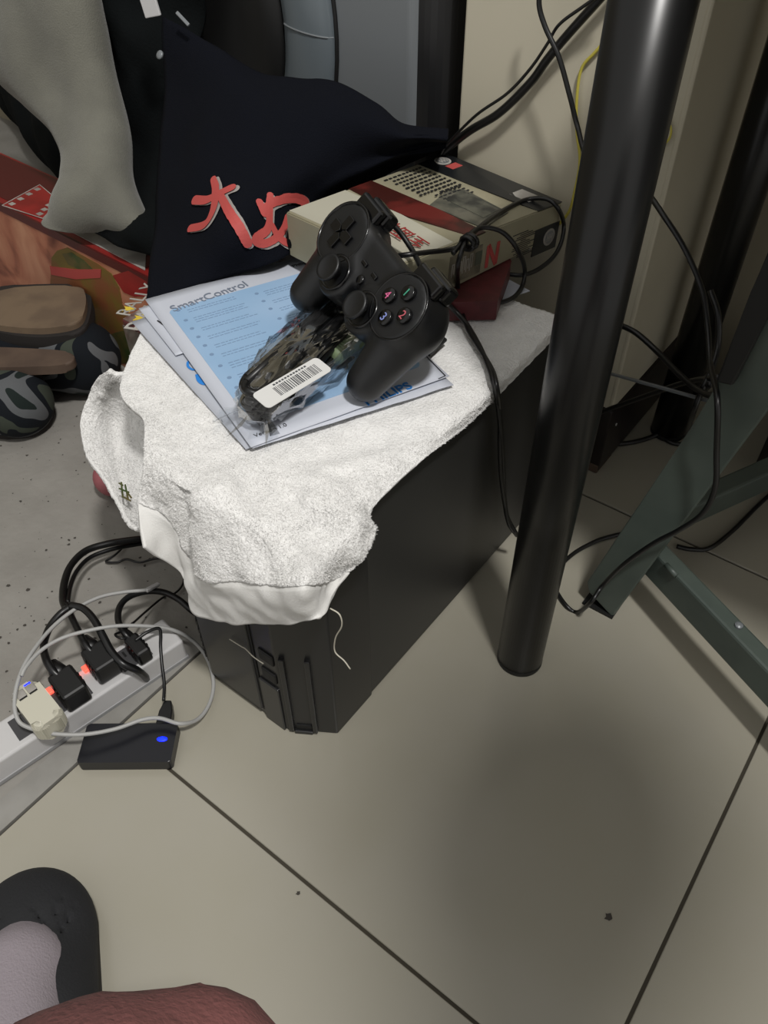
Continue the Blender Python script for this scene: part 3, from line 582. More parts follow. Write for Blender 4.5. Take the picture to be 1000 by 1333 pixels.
inner = [[(-0.6047,0.3366,0.2850),(-0.5916,0.3400,0.2940),(-0.5858,0.3451,0.2900),(-0.5748,0.3494,0.2940),(-0.5607,0.3502,0.2960)],
         [(-0.6212,0.3291,0.2620),(-0.6031,0.3367,0.2720),(-0.6031,0.3488,0.2620),(-0.5752,0.3497,0.2720),(-0.5473,0.3562,0.2850)],
         [(-0.6183,0.3110,0.2400),(-0.6102,0.3248,0.2350),(-0.6112,0.3444,0.2200),(-0.5672,0.3448,0.2350),(-0.5106,0.3359,0.2600)],
         [(-0.5926,0.2935,0.2280),(-0.5856,0.3060,0.2200),(-0.5849,0.3221,0.2050),(-0.5418,0.3186,0.2200),(-0.4851,0.3057,0.2500)],
         [(-0.5655,0.2855,0.2180),(-0.5607,0.2931,0.2100),(-0.5585,0.3039,0.1980),(-0.5179,0.2967,0.2150),(-0.4726,0.2827,0.2400)],
         [(-0.5290,0.2764,0.2100),(-0.5251,0.2791,0.2050),(-0.5206,0.2823,0.2000),(-0.4917,0.2750,0.2150),(-0.4592,0.2650,0.2350)],
         [(-0.4941,0.2619,0.2100),(-0.4910,0.2629,0.2070),(-0.4845,0.2629,0.2070),(-0.4697,0.2597,0.2150),(-0.4435,0.2512,0.2350)]]
TG = crgrid(gridP(rows), 30, 26)
towel = thing('white_towel', (-.39, .45, .30), 'white terry towel draped over the computer tower with its hem hanging in front', 'towel')
SV, SU = 26, 30
creases = [(Vector(p), Vector(q_), w_, a_) for p, q_, w_, a_ in (
    ((-0.3195,0.3020,0.3000), (-0.2404,0.2620,0.3222), .010, -.013), ((-0.3165,0.3148,0.3000), (-0.2680,0.3126,0.2714), .010, .006), ((-0.3618,0.2972,0.3000), (-0.3028,0.2500,0.2872), .014, -.006), ((-0.4059,0.2642,0.3000), (-0.4027,0.2500,0.2168), .010, -.009),
    ((-0.3120,0.3571,0.3000), (-0.2700,0.3331,0.2834), .012, -.005), ((-0.3790,0.2844,0.3000), (-0.3610,0.2500,0.2414), .02, .006), ((-0.3442,0.3564,0.3000), (-0.2906,0.4464,0.3000), .012, -.004))]
def tdisp(i, j, p, n):
    s = min(1, max(0, (i-2.6*SV)/SV)); d = 0
    d += (.0005+.004*s)*noise.noise(V3(p.x*18, p.y*18, p.z*14)) + (.0008+.0012*s)*noise.noise(p*60)
    for a_, b_, w_, am in creases:
        ab = b_-a_; tt = (p-a_).dot(ab)/ab.length_squared
        if -.3 < tt < 1.3:
            dist = (p-(a_+ab*tt)).length; d += am*math.exp(-(dist/w_)**2)*math.exp(-(max(0, abs(tt-.5)-.5)/.15)**2)
    if i < 6.02*SV: d += .0010*noise.noise(p*260)+.0006*noise.noise(p*520)
    if n.z > .8 and d < 0: d = -.0035*math.tanh(-d/.0035)
    if i < 3.4*SV and d > 0: d = .0014*math.tanh(d/.0014)
    return d
for r_ in TG:
    pass
# one normal direction for the whole sheet
nH = int(6.0*SV)
body, tv, tn = sheet('terry_cloth', TG[:nH+1], m_terry, towel, .0045, tdisp)
def hdisp(i, j, p, n): return tdisp(i+nH, j, p, n)+(.0008 if i > 1 else -.0004)
hem, _, _ = sheet('hem_band', TG[nH:], m_hem, towel, .003, lambda i, j, p, n: tdisp(int(6.05*SV)+i, j, p, n)-(.0010 if i < 2 else 0))
IG = crgrid(gridP(inner), 22, 22)
idisp = lambda i, j, p, n: .003*noise.noise(p*30)+.0010*noise.noise(p*260)+.0006*noise.noise(p*520)+(.004*noise.noise(p*55+V3(3, 1, 0)) if i < 30 else 0)
_, iv, inn_ = sheet('inner_fold', IG, m_terry, towel, .0045, idisp)
# terry loops standing off the cloth
rng = random.Random(3); Vv, Ff = [], []
nc = len(TG[0])
for k in range(70000):
    i = rng.randrange(int(1.5*SV), nH-1); j = rng.randrange(nc-1)
    p = tv[i*nc+j].lerp(tv[(i+1)*nc+j+1], rng.random())+(tv[i*nc+j+1]-tv[i*nc+j])*rng.random(); n = tn[i*nc+j]
    if rng.random() < .25 and j > 3*SU: continue
    s = V3(rng.uniform(-1, 1), rng.uniform(-1, 1), rng.uniform(-1, 1)).normalized(); L_ = rng.uniform(.0006, .0015)
    e = len(Vv); Vv += [p-s*.00035, p+s*.00035, p+n*L_+s.cross(n)*L_*.5]; Ff.append((e, e+1, e+2))
ic = len(IG[0])
for k in range(9000):
    i = rng.randrange(0, len(IG)-1); j = rng.randrange(ic-1); q_ = i*ic+j
    p = iv[q_].lerp(iv[q_+ic+1], rng.random())+(iv[q_+1]-iv[q_])*rng.random(); s = V3(rng.uniform(-1, 1), rng.uniform(-1, 1), rng.uniform(-1, 1)).normalized(); L_ = rng.uniform(.0008, .002)
    e = len(Vv); Vv += [p-s*.00035, p+s*.00035, p+inn_[q_]*L_+s.cross(inn_[q_])*L_*.5]; Ff.append((e, e+1, e+2))
tag(pydata('terry_loop', Vv, Ff, m_terry, towel), kind='stuff')
# green embroidered marks on the inner layer
for k, pts in enumerate(([(-0.5343,0.2845,0.2220),(-0.5288,0.2846,0.2220)], [(-0.5284,0.2796,0.2220),(-0.5167,0.2818,0.2220)], [(-0.5334,0.2865,0.2220),(-0.5164,0.2742,0.2220)], [(-0.5279,0.2866,0.2220),(-0.5100,0.2752,0.2220)], [(-0.5178,0.2745,0.2220),(-0.5067,0.2752,0.2220)], [(-0.5193,0.2812,0.2220),(-0.5093,0.2783,0.2220)])):
    bm = bmesh.new(); tvb = None
    sweep(bm, [Vector(p) for p in pts], .0009, 5); fin('green_stitching', bm, m_leafg, towel)

# ------------------------------------------------------------------ papers
PL = .1960; PHt = .274
O = Vector((-0.3899,0.3298,0.3090)); EX = (Vector((-0.3145,0.5111,0.3090))-O).normalized(); EY = V3(-EX.y, EX.x, 0)
PL = (Vector((-0.3145,0.5111,0.3090))-O).length; PHt = (Vector((-0.6372,0.4469,0.3090))-O).length
Mp = Matrix((EX, EY, V3(0, 0, 1))).transposed().to_4x4(); Mp.translation = V3(O.x, O.y, 0)
def paper(name, x0, y0, x1, y1, z, ang, m, cat, lab, curl=0, par=None, rc=0):
    c = V3((x0+x1)/2, (y0+y1)/2, 0); nx, ny = 16, 20; G = []
    for j in range(ny+1):
        r_ = []
        for i in range(nx+1):
            u_, v_ = x0+(x1-x0)*i/nx, y0+(y1-y0)*j/ny; q_ = V3(u_, v_, 0)-c; q_.rotate(Matrix.Rotation(ang, 3, 'Z')); q_ += c
            zz = z+curl*max(0, .04-j/ny)*2*noise.noise(V3(i*.35, z*900, 0))+curl*max(0, .06-j/ny)*1.2
            r_.append(Mp @ V3(q_.x, q_.y, max(zz, z)))
        G.append(r_)
    o, _, _ = sheet(name, G, m, par, .0005); return o
o = paper('paper_sheet', -.014, .012, PL-.03, PHt-.02, .3055, R(5), m_paper2, 0, 0); tag(o, 'white sheet with blue arc marks lying undermost on the towel', 'paper')
for pts, wd in (([(-0.5272,0.3928,0.3062),(-0.5270,0.3867,0.3062),(-0.5214,0.3815,0.3062),(-0.5143,0.3806,0.3062),(-0.5117,0.3841,0.3062)], .0012), ([(-0.5043,0.3790,0.3062),(-0.4969,0.3739,0.3062),(-0.4906,0.3727,0.3062),(-0.4876,0.3765,0.3062)], .0035)):
    bm = bmesh.new(); sweep(bm, cr(pts, 4), wd, 8, .12, up=(0, 0, 1)); x = fin('blue_arc', bm, m_blue, o)
o = paper('paper_sheet', .008, -.006, PL+.004, PHt-.055, .3068, R(-3.5), m_paper, 0, 0, .02); tag(o, 'white leaflet page peeking out below the bottom edge of the blue leaflet', 'paper')
o = paper('paper_sheet', -.009, .165, .15, PHt-.008, .3078, R(2), m_paper, 0, 0); tag(o, 'white sheet with a curved black line showing at the left of the blue leaflet', 'paper')
bm = bmesh.new(); sweep(bm, cr([(-0.6025,0.4161,0.3086),(-0.5814,0.4124,0.3086),(-0.5584,0.4075,0.3086),(-0.5353,0.4000,0.3086)], 5), .0008, 6, .2, up=(0, 0, 1)); fin('black_line', bm, m_ink, o)
leaf = thing('printed_leaflet', (O.x, O.y, .309), 'white leaflet with pale blue text panel headed SmartControl beneath the game pad', 'leaflet')
paper('page', 0, 0, PL, PHt, .3095, 0, m_paper, 0, 0, .002, leaf)
zt = .3097
def rp(x0, y0, x1, y1, r, n=5):
    P = []
    for cx, cy, a0 in ((x1-r, y0+r, -90), (x1-r, y1-r, 0), (x0+r, y1-r, 90), (x0+r, y0+r, 180)):
        for k in range(n+1): P.append((cx+r*math.cos(R(a0+90*k/n)), cy+r*math.sin(R(a0+90*k/n))))
    return P
prism('text_panel', rp(.013, .026, PL-.013, PHt-.034, .006), zt-.0002, zt+.0002, m_bluep, leaf, Mp)
q0, q1 = Vector((-0.5994,0.4352,0.3101)), Vector((-0.5735,0.5233,0.3101)); text('heading', 'SmartControl', q0, q1-q0, (0, 0, 1), (q1-q0).length/5.9, mat('heading_ink', '6d7685', .6), leaf, .0002, yscale=1.15)
q0, q1 = Vector((-0.3473,0.4310,0.3099)), Vector((-0.3248,0.4901,0.3099)); text('heading', 'PHILIPS', q0, q1-q0, (0, 0, 1), (q1-q0).length/4.15, m_blue, leaf, .0004, bold=.0002)
random.seed(8)
text('small_heading', 'Philips', Mp @ V3(PL-.035, PHt-.018, zt), EX, (0, 0, 1), .008, m_ink, leaf, .0002)
text('small_heading', 'Version 1.0', Mp @ V3(.008, .010, zt), EX, (0, 0, 1), .0065, m_ink, leaf, .0002)
bm = bmesh.new(); bd = bmesh.new()
for col in (0, 1):
    y = PHt-.044
    while y > .05:
        x0 = .030+col*.082
        if col and y > PHt-.05: y -= .006; continue
        for l in range(random.choice((2, 3))):
            e = x0+random.uniform(.045, .062); xx = x0
            while xx < e:
                wl = random.uniform(.002, .006); abox(bm, (xx, y, zt+.0001), (min(xx+wl, e), y+.0011, zt+.00032), Mp); xx += wl+.001
            y -= .0042
        lathe(bd, [(.0022, 0), (.0022, .0003)], Mp @ Matrix.Translation((x0-.008, y+.013, zt+.0001)), 10)
        y -= .009
tag(fin('fine_print', bm, m_tink, leaf), kind='stuff'); tag(fin('bullet_dot', bd, m_tink, leaf), kind='stuff')
bm = bmesh.new(); sweep(bm, [(-0.3682,0.5330,0.3101),(-0.3172,0.5086,0.3101)], .0005, 4); sweep(bm, [(-0.3172,0.5086,0.3101),(-0.3196,0.5009,0.3101)], .0005, 4); fin('corner_line', bm, m_ink, leaf)
o = prism('black_card', [(p[0], p[1]) for p in [(-0.3919,0.5520,0.3120),(-0.3782,0.5691,0.3120),(-0.3476,0.5562,0.3120),(-0.3458,0.5252,0.3120),(-0.3597,0.5260,0.3120)]], .3103, .3125, m_dark); tag(o, 'small black card lying by the right grip of the game pad', 'card')
# maroon booklet and white sheet under the game box
o = prism('maroon_booklet', [(p[0], p[1]) for p in [(-0.4178,0.6007,0.3255),(-0.3922,0.7313,0.3255),(-0.3652,0.7038,0.3255),(-0.3345,0.6253,0.3255),(-0.3865,0.5830,0.3255)]], .3045, .3255, mat('maroon_cover', '5a2025', .45, col2='4a181c', nscale=60)); tag(o, 'maroon booklet sticking out from under the front edge of the game box', 'booklet')
o = prism('white_card', [(p[0], p[1]) for p in [(-0.3995,0.6029,0.3045),(-0.3686,0.7044,0.3045),(-0.3356,0.6965,0.3045),(-0.3631,0.6337,0.3045),(-0.3788,0.6146,0.3045)]], .3032, .3042, m_paper); tag(o, 'white card corner lying under the maroon booklet beside the cable loop', 'card')

# ------------------------------------------------------------------ game box
t = thing('game_box', (-.49, .73, .31), 'worn cream and red game carton with black band lying behind the game pad', 'box')
A_, B_, C_ = Vector((-0.5624,0.5720,0.3740)), Vector((-0.5211,0.8073,0.3700)), Vector((-0.3543,0.7837,0.3640))
D_ = A_+C_-B_; D_.z = .378
zb = .326
m_cart = mat('carton_cream', '8f8a74', .5, col2='827c66', nscale=9)
bm = bmesh.new(); tp = [bm.verts.new(v) for v in (A_, B_, C_, D_)]; bt = [bm.verts.new((v.x, v.y, zb)) for v in (A_, B_, C_, D_)]
bm.faces.new(tp); bm.faces.new(bt[::-1])
for i in range(4): bm.faces.new((tp[i], bt[i], bt[(i+1) % 4], tp[(i+1) % 4]))
bmesh.ops.recalc_face_normals(bm, faces=bm.faces[:]); bmesh.ops.bevel(bm, geom=bm.edges[:], offset=.0012, segments=2, affect='EDGES'); fin('carton', bm, m_cart, t)
def topq(s, r_):   # s: 0 at B-C edge -> 1 at A-D edge ; r_: 0 at A-B edge -> 1 at C-D edge
    return (B_*(1-s)+A_*s)*(1-r_)+(C_*(1-s)+D_*s)*r_
tn_ = (C_-B_).cross(A_-B_).normalized(); tn_ = tn_ if tn_.z > 0 else -tn_
def tpatch(name, poly, m, h=.0004, base=-.0003):
    lo_ = [topq(*p)+tn_*base for p in poly]; up_ = [topq(*p)+tn_*h for p in poly]; n = len(poly)
    F = [tuple(range(n))[::-1], tuple(range(n, 2*n))]+[(i, (i+1) % n, n+(i+1) % n, n+i) for i in range(n)]
    return pydata(name, lo_+up_, F, m, t)
m_cdark = mat('carton_black', '15171a', .35); m_cred = mat('carton_red', '36140f', .4, col2='5c201b', nscale=25, ramp=(.45, .6))
tpatch('black_band', [(.0, .0), (.2, .0), (.17, 1), (.0, 1)], m_cdark)
tpatch('red_band', [(.50, 0), (.64, 0), (.66, .5), (.60, 1), (.52, 1), (.50, .6)], m_cred, .0005)
tpatch('grey_picture', [(.25, .48), (.29, .90), (.50, .96), (.50, .52), (.33, .44)], mat('picture_grey', '5d5b50', .4, col2='3d3e38', nscale=45), .0006)
tpatch('grey_picture', [(.27, .5), (.30, .84), (.42, .86), (.40, .52)], mat('picture_dark', '2f302d', .35, col2='55554b', nscale=60), .0009)
tpatch('white_band', [(.66, .0), (.98, .0), (.98, .98), (.70, .98), (.66, .5)], mat('carton_white', 'a8a596', .5), .0004)
tpatch('red_sticker', [(.05, .15), (.12, .15), (.12, .22), (.05, .22)], m_red, .0007)
tpatch('pale_sticker', [(.04, .72), (.13, .72), (.13, .88), (.04, .88)], m_boxw, .0007)
def emblem(o, x, nrm, r, ring_m, in_m):
    M = frame(o, x, nrm); bm = bmesh.new(); lathe(bm, [(r, 0), (r, .0006)], M, 24); e = fin('round_emblem', bm, ring_m, t)
    bm = bmesh.new(); lathe(bm, [(r*.75, .0005), (r*.75, .0009)], M, 24); fin('emblem_centre', bm, in_m, t)
    bm = bmesh.new()
    for k in range(3): abox(bm, (-r*.5+k*r*.4, -r*.45, .0009), (-r*.35+k*r*.4, r*.4, .0013), M)
    abox(bm, (-r*.5, -r*.1, .0009), (r*.5, r*.1, .0013), M); fin('emblem_mark', bm, ring_m, t)
emblem(topq(.085, .035)+tn_*.0004+(C_-B_)*.045, (A_-B_), tn_, .010, m_boxw, mat('emblem_grey', '6d6f70', .4))
# small black pouch in the gap at the carton's left corner
pq = Vector((-0.5588,0.5890,0.3400))
def pouchf(P): return smin(.008, ell(P, pq, (.014, .018, .024)), ell(P, pq+V3(0, .012, .008), (.013, .016, .016)))
po = sdf_mesh('black_pouch', pouchf, (pq.x-.05, pq.y-.05, pq.z-.05), (pq.x+.05, pq.y+.07, pq.z+.06), .003, m_blackcl); tag(po, 'small black cloth pouch between the left grip of the game pad and the carton corner', 'pouch')
# body copy, printed in short lines across the cream panel
bm = bmesh.new(); ax_r = (A_-B_).normalized(); ax_c = (C_-B_).normalized()
for k in range(9):
    s0 = .22+.0; r_ = .06+k*.045; s = s0
    while s < (.44 if k < 8 else .36):
        wl = random.uniform(.012, .03); p = topq(s, r_)+tn_*.0005; abox(bm, (0, -.0012, -.0004), (wl*(A_-B_).length*.8, .0012, .0003), frame(p, ax_r, tn_)); s += wl+.006
for k in range(4):
    s = .24
    while s < .42: abox(bm, (0, -.001, -.0004), (.004, .001, .0003), frame(topq(s, .55+.0+k*.0)+tn_*.0005+ax_c*(.0-.02*k*.3), ax_r, tn_)); s += .03
tag(fin('fine_print', bm, m_ink, t), kind='stuff')
text('lettering', '全面戰', topq(.72, .985)+tn_*.0005 if False else Vector((-0.3976,0.5956,0.3775))+tn_*.0004, Vector((-0.4561,0.6151,0.3775))-Vector((-0.3976,0.5956,0.3775)), tn_, .023, mat('red_letters', '8a2f2c', .5), t, .0003)
# front-right side face (C-D)
fx = (C_-D_).normalized(); fn = fx.cross(V3(0, 0, 1)).normalized(); fn = fn if fn.y < 0 else -fn
Mg = frame((D_.x, D_.y, zb), fx if fn.dot(fx.cross(V3(0, 0, 1))) > 0 else fx, fn); LW = (C_-D_).length
box('black_end', (LW*.82, .001, -.0003), (LW-.001, .031, .0006), m_cdark, t, Mg)
o_ = Mg @ V3(LW*.93, .017, .0006); emblem(o_, fx, fn, .0095, m_boxw, mat('emblem_grey', '6d6f70', .4))
box('grey_panel', (LW*.26, .010, -.0003), (LW*.46, .040, .0005), mat('panel_grey', '77705f', .5, col2='5b5648', nscale=60), t, Mg)
bm = bmesh.new()
for x0, y0, x1, y1, x2, y2 in ((.50, .012, .50, .036, 0, 0), (.50, .036, .56, .012, 0, 0), (.56, .012, .565, .036, 0, 0)):
    sweep(bm, [Mg @ V3(LW*x0, y0, .0006), Mg @ V3(LW*x1, y1, .0006)], .0026, 6, .25, up=tuple(fn))
fin('letter_n', bm, m_red, t)
bm = bmesh.new()
for k in range(6):
    x_ = LW*(.275+.022*k); bm_h = .018 if k % 2 else .014
    abox(bm, (x_, .017, .0003), (x_+.0010, .017+bm_h, .0008), Mg); abox(bm, (x_, .017+bm_h-.001, .0003), (x_+.004, .017+bm_h, .0008), Mg); abox(bm, (x_+.003, .020, .0003), (x_+.004, .017+bm_h, .0008), Mg)
fin('panel_marks', bm, m_boxw, t)
box('grey_square', (LW*.42, .020, .0003), (LW*.46, .034, .0009), mat('square_grey', '4f5347', .5), t, Mg)
bm = bmesh.new()
for k in range(26): abox(bm, (LW*.66+random.uniform(0, .02), .008+(k % 13)*.0022, 0), (LW*.66+random.uniform(.02, .04), .0088+(k % 13)*.0022, .0004), Mg)
for k in range(12): abox(bm, (.006+(k % 3)*.006, .006+k*.0028, 0), (.022, .007+k*.0028, .0004), Mg)
tag(fin('fine_print', bm, m_ink, t), kind='stuff')

# ------------------------------------------------------------------ game pad
gp = thing('game_controller', (-.387, .488, .34), 'black wired game controller with two sticks and numbered buttons lying on the blue leaflet', 'game controller')
GK = .00104
Mc = Matrix(((.8865, .4165, -.2025, -.387), (-.4340, .5942, -.6775, .488), (-.1616, .6883, .7074, .403), (0, 0, 0, 1)))
Mk = Mc @ Matrix.Diagonal((GK, GK, GK, 1))
def pad(P):
    x = np.abs(P[:, 0]); Q = np.stack([x, P[:, 1], P[:, 2]], 1)
    disc = cap(Q, (52, 0, -22), (52, 0, -9), 29, 28); disc = np.maximum(disc, Q[:, 2]-.5)
    core = rbox(Q, (0, 2, -13), (48, 21, 11), 8)
    st = np.maximum(cap(Q, (26, -25, -18), (26, -25, -6), 22, 21), Q[:, 2]+.5)
    grip = cap(Q, (57, -8, -23), (61, -64, -25), 24, 17)
    d = smin(9, disc, core, grip); d = smin(6, d, st); d = np.maximum(d, -ell(Q, (0, 44, -12), (26, 18, 40))); d = np.maximum(d, Q[:, 2]-.6)
    return d
sdf_mesh('body_shell', pad, (-96, -86, -52), (96, 42, 6), 2.6, m_pad, gp, Mk)
def lbm(name, prof, m, M, ns=32):
    bm = bmesh.new(); lathe(bm, prof, M, ns); return fin(name, bm, m, gp, True)
T = Matrix.Translation
for s in (-1, 1):
    lbm('cluster_ring', [(28, -1), (28.6, .4), (27.6, .9), (26.5, .4), (26.3, -1)], m_padg, Mk @ T((52*s, 0, 0)), 40)
    lbm('stick_well', [(16, -2), (16, 1.4), (13.5, 1.4), (12.5, -1.5)], m_padg, Mk @ T((26*s, -25, 0)))
    lbm('thumb_stick', [(6, -2), (6, 6), (11.5, 8), (12.2, 10), (11.4, 12), (9.5, 11.2), (2, 10.4)], m_pad, Mk @ T((26*s, -25, 0)))
    box('shoulder_button', (52*s-17, 22, -10), (52*s+17, 37, -2), m_padg, gp, Mk, .003, 3)
    box('shoulder_trigger', (52*s-16, 24, -27), (52*s+16, 40, -12), m_padg, gp, Mk, .004, 3)
for (dx, dy, tx, cl) in ((0, 13, '1', '3c8f74'), (13, 0, '2', 'b05560'), (0, -13, '3', '7a86c0'), (-13, 0, '4', 'c05a84')):
    M = Mk @ T((52+dx, dy, 0)); lbm('action_button', [(6.6, 0), (6.6, 3.2), (6, 3.9), (2, 4)], m_padg, M, 24)
    text('button_number', tx, Mk @ V3(52+dx-2.5, dy-3.4, 4.3), Mc.col[0].xyz, Mc.col[2].xyz, .0102, mat('digit_'+tx, cl, .5), gp, .0002)
for a in range(4):
    M = Mk @ T((-52, 0, 0)) @ Matrix.Rotation(R(90*a), 4, 'Z')
    prism('direction_key', [(4.5, -4.5), (15, -4.5), (15, 4.5), (4.5, 4.5), (1.5, 0)], 0, 3.4, m_padg, gp, M, .0005)
for x in (-9, 9): box('menu_button', (x-4, -3, -3), (x+4, 1, -.2), m_padg, gp, Mk, .001)
lbm('mode_button', [(4, -3), (4, -.4), (3, 0)], m_padg, Mk @ T((0, -12, 0)), 20)
m_pc = m_rub
cable('pad_cable', [(-0.4403,0.5755,0.4050),(-0.4239,0.5657,0.4050),(-0.4068,0.5605,0.4000),(-0.3884,0.5546,0.3900),(-0.3618,0.5338,0.3870),(-0.3610,0.5513,0.3620),(-0.3693,0.5914,0.3250),(-0.3498,0.5920,0.3120),(-0.3183,0.5678,0.3105),(-0.2925,0.5429,0.3105),(-0.2764,0.5265,0.3080),(-0.2760,0.5378,0.2796),(-0.2750,0.5492,0.2402),(-0.2755,0.5656,0.1828),(-0.2750,0.5802,0.1213),(-0.2700,0.5884,0.0808),(-0.2620,0.5998,0.0543)], .0026, m_pc, gp)
cable('pad_cable', [(-0.4462,0.5767,0.3650),(-0.4056,0.5448,0.3850),(-0.3853,0.5466,0.3920),(-0.3826,0.5736,0.3840),(-0.3771,0.5979,0.3780),(-0.3688,0.6088,0.3800),(-0.3695,0.6215,0.3840),(-0.3751,0.6527,0.3820),(-0.3862,0.7123,0.3720),(-0.3842,0.7574,0.3680),(-0.3633,0.7639,0.3720),(-0.3495,0.7662,0.3640),(-0.3489,0.7851,0.3400),(-0.3438,0.7751,0.3250),(-0.3425,0.7565,0.3150),(-0.3478,0.7336,0.3085),(-0.3553,0.7134,0.3085),(-0.3681,0.7060,0.3085)], .0024, m_pc, gp)
cable('pad_cable', [(-0.3638,0.5838,0.3840),(-0.3660,0.6062,0.3880),(-0.3701,0.6358,0.3860),(-0.3623,0.6487,0.3840),(-0.3508,0.6566,0.3780),(-0.3398,0.6650,0.3620),(-0.3478,0.7014,0.3250),(-0.3448,0.6968,0.3085),(-0.3399,0.6712,0.3075),(-0.3463,0.6511,0.3075),(-0.3630,0.6406,0.3075)], .0024, m_pc, gp)
cable('pad_cable', [(-0.3621,0.6039,0.3900),(-0.3579,0.5900,0.3870),(-0.3603,0.5876,0.3720),(-0.3802,0.6224,0.3300),(-0.3692,0.6134,0.3120),(-0.3406,0.5835,0.3110),(-0.3138,0.5621,0.3110),(-0.2868,0.5402,0.3110),(-0.2712,0.5232,0.3080),(-0.2755,0.5434,0.2673),(-0.2755,0.5528,0.2178),(-0.2755,0.5670,0.1599),(-0.2730,0.5877,0.0921),(-0.2620,0.5965,0.0610)], .0024, m_pc, gp)
for a in range(2):
    bm = bmesh.new(); c0 = Vector((-0.3598,0.5993,0.3880)); sweep(bm, [c0+V3(.007*math.cos(6.283*k/12), .002+.006*a, .006*math.sin(6.283*k/12)) for k in range(13)], .0024, 8); fin('cable_knot', bm, m_pc, gp, True)

# ------------------------------------------------------------------ bagged cable with barcode
bc = thing('bagged_cable', (-.46, .43, .31), 'coiled black cable in clear crinkled plastic with a white barcode label on the leaflet', 'cable')
p1, p2 = Vector((-0.4080,0.3576,0.3280)), Vector((-0.4336,0.5110,0.3280)); ax = (p2-p1).normalized(); ay = V3(-ax.y, ax.x, 0); LN = (p2-p1).length
Mw = Matrix((ax, ay, V3(0, 0, 1))).transposed().to_4x4(); Mw.translation = p1
random.seed(11)
for k in range(14):
    w_ = (.006, .010, .014, .018)[k % 4]; zz = -.012+.0022*k; P = []
    x0, x1 = random.uniform(-.008, .004), LN-random.uniform(0, .02)
    for a in range(0, 181, 30): P.append(Mw @ V3(x0+w_-w_*math.sin(R(a)), w_*math.cos(R(a)), zz+random.uniform(-.001, .001)))
    for a in range(0, 181, 30): P.append(Mw @ V3(x1-w_+w_*math.sin(R(a)), -w_*math.cos(R(a)), zz+random.uniform(-.001, .001)))
    P.append(P[0]); cable('cable_loop', P, .0033, m_rub, bc, 4)
bm = bmesh.new(); sweep(bm, [Mw @ V3(LN*.42+.0*a, .018*math.cos(6.283*a/16), .002+.016*math.sin(6.283*a/16)) for a in range(17)], .0024, 8); fin('cable_tie', bm, m_rub, bc, True)
mg = bpy.data.materials.new('clear_film'); mg.use_nodes = True; nt = mg.node_tree; nt.nodes.clear()
oo = nt.nodes.new('ShaderNodeOutputMaterial'); mx = nt.nodes.new('ShaderNodeMixShader'); tr = nt.nodes.new('ShaderNodeBsdfTransparent'); gl = nt.nodes.new('ShaderNodeBsdfGlossy'); lw = nt.nodes.new('ShaderNodeLayerWeight')
gl.inputs['Roughness'].default_value = .07; lw.inputs['Blend'].default_value = .25; tr.inputs[0].default_value = (.95, .96, .97, 1)
mth = nt.nodes.new('ShaderNodeMath'); mth.operation = 'MULTIPLY_ADD'; mth.inputs[1].default_value = .5; mth.inputs[2].default_value = .05
nt.links.new(lw.outputs['Fresnel'], mth.inputs[0]); nt.links.new(mth.outputs[0], mx.inputs[0]); nt.links.new(tr.outputs[0], mx.inputs[1]); nt.links.new(gl.outputs[0], mx.inputs[2]); nt.links.new(mx.outputs[0], oo.inputs[0])
bm = bmesh.new(); bmesh.ops.create_uvsphere(bm, u_segments=56, v_segments=36, radius=1)
for v in bm.verts:
    c = v.co.copy(); sx, sy, sz = [math.copysign(abs(q_)**.75, q_) for q_ in c]
    n = noise.noise(c*4)*.10+abs(noise.noise(c*9))*.16
    x_ = LN/2-.004+sx*(LN/2+.012)*(1+.2*n); v.co = Mw @ V3(x_, sy*.030*(1+2*n)*(1+.25*sx), max(-.0165, sz*.021*(1+1.5*n)))
fin('plastic_film', bm, mg, bc, True)
bm = bmesh.new()
for k in range(26): # pinched film ends
    a = 6.283*k/26; rad = .03+.012*(k % 2); c = Mw @ V3(-.012+.01*math.cos(a)-.014*(k % 3 == 0), .03*math.sin(a), -.012+.005*(k % 2)); (bm.verts.new(c))
bm.verts.ensure_lookup_table()
rim_v = bm.verts[:]
for k in range(26): bm.faces.new((rim_v[k], rim_v[(k+1) % 26], bm.verts.new(Mw @ V3(.0, .01*math.sin(6.283*k/26), -.004))))
fin('plastic_fold', bm, mg, bc)
q1, q2, q3 = Vector((-0.3751,0.3406,0.3490)), Vector((-0.3683,0.4091,0.3490)), Vector((-0.3941,0.3473,0.3530))
lx = (q2-q1).normalized(); ly = (q3-q1); ly = ly-lx*ly.dot(lx); LH = ly.length; ly.normalize(); LLn = (q2-q1).length
Mlb = Matrix((lx, ly, lx.cross(ly))).transposed().to_4x4(); Mlb.translation = q1
prism('barcode_label', rp(0, 0, LLn+.003, LH, .004), 0, .0006, m_boxw if False else mat('label_white', 'c4c4c2', .35), bc, Mlb)
bm = bmesh.new(); x_ = LLn*.26; m_bar = mat('label_ink', '3a3c40', .6)
while x_ < LLn*.93:
    w_ = random.choice((.0005, .0008, .0012)); abox(bm, (x_, LH*.22, .0005), (x_+w_, LH*.74, .0008), Mlb); x_ += w_+random.choice((.0006, .0009, .0014))
tag(fin('barcode_bar', bm, m_bar, bc), kind='stuff')
bm = bmesh.new()
for k in range(12): abox(bm, (LLn*(.3+.045*k), LH*.82, .0005), (LLn*(.33+.045*k), LH*.90, .0008), Mlb)
tag(fin('fine_print', bm, m_bar, bc), kind='stuff')
g0, g1 = Vector((-0.4027,0.4527,0.3250)), Vector((-0.4051,0.4915,0.3250)); Mq = frame(g0, g1-g0, (0, 0, 1)) @ Matrix.Rotation(R(90), 4, 'Y'); LQ = (g1-g0).length
bm = bmesh.new(); pr = [(.004, 0)]
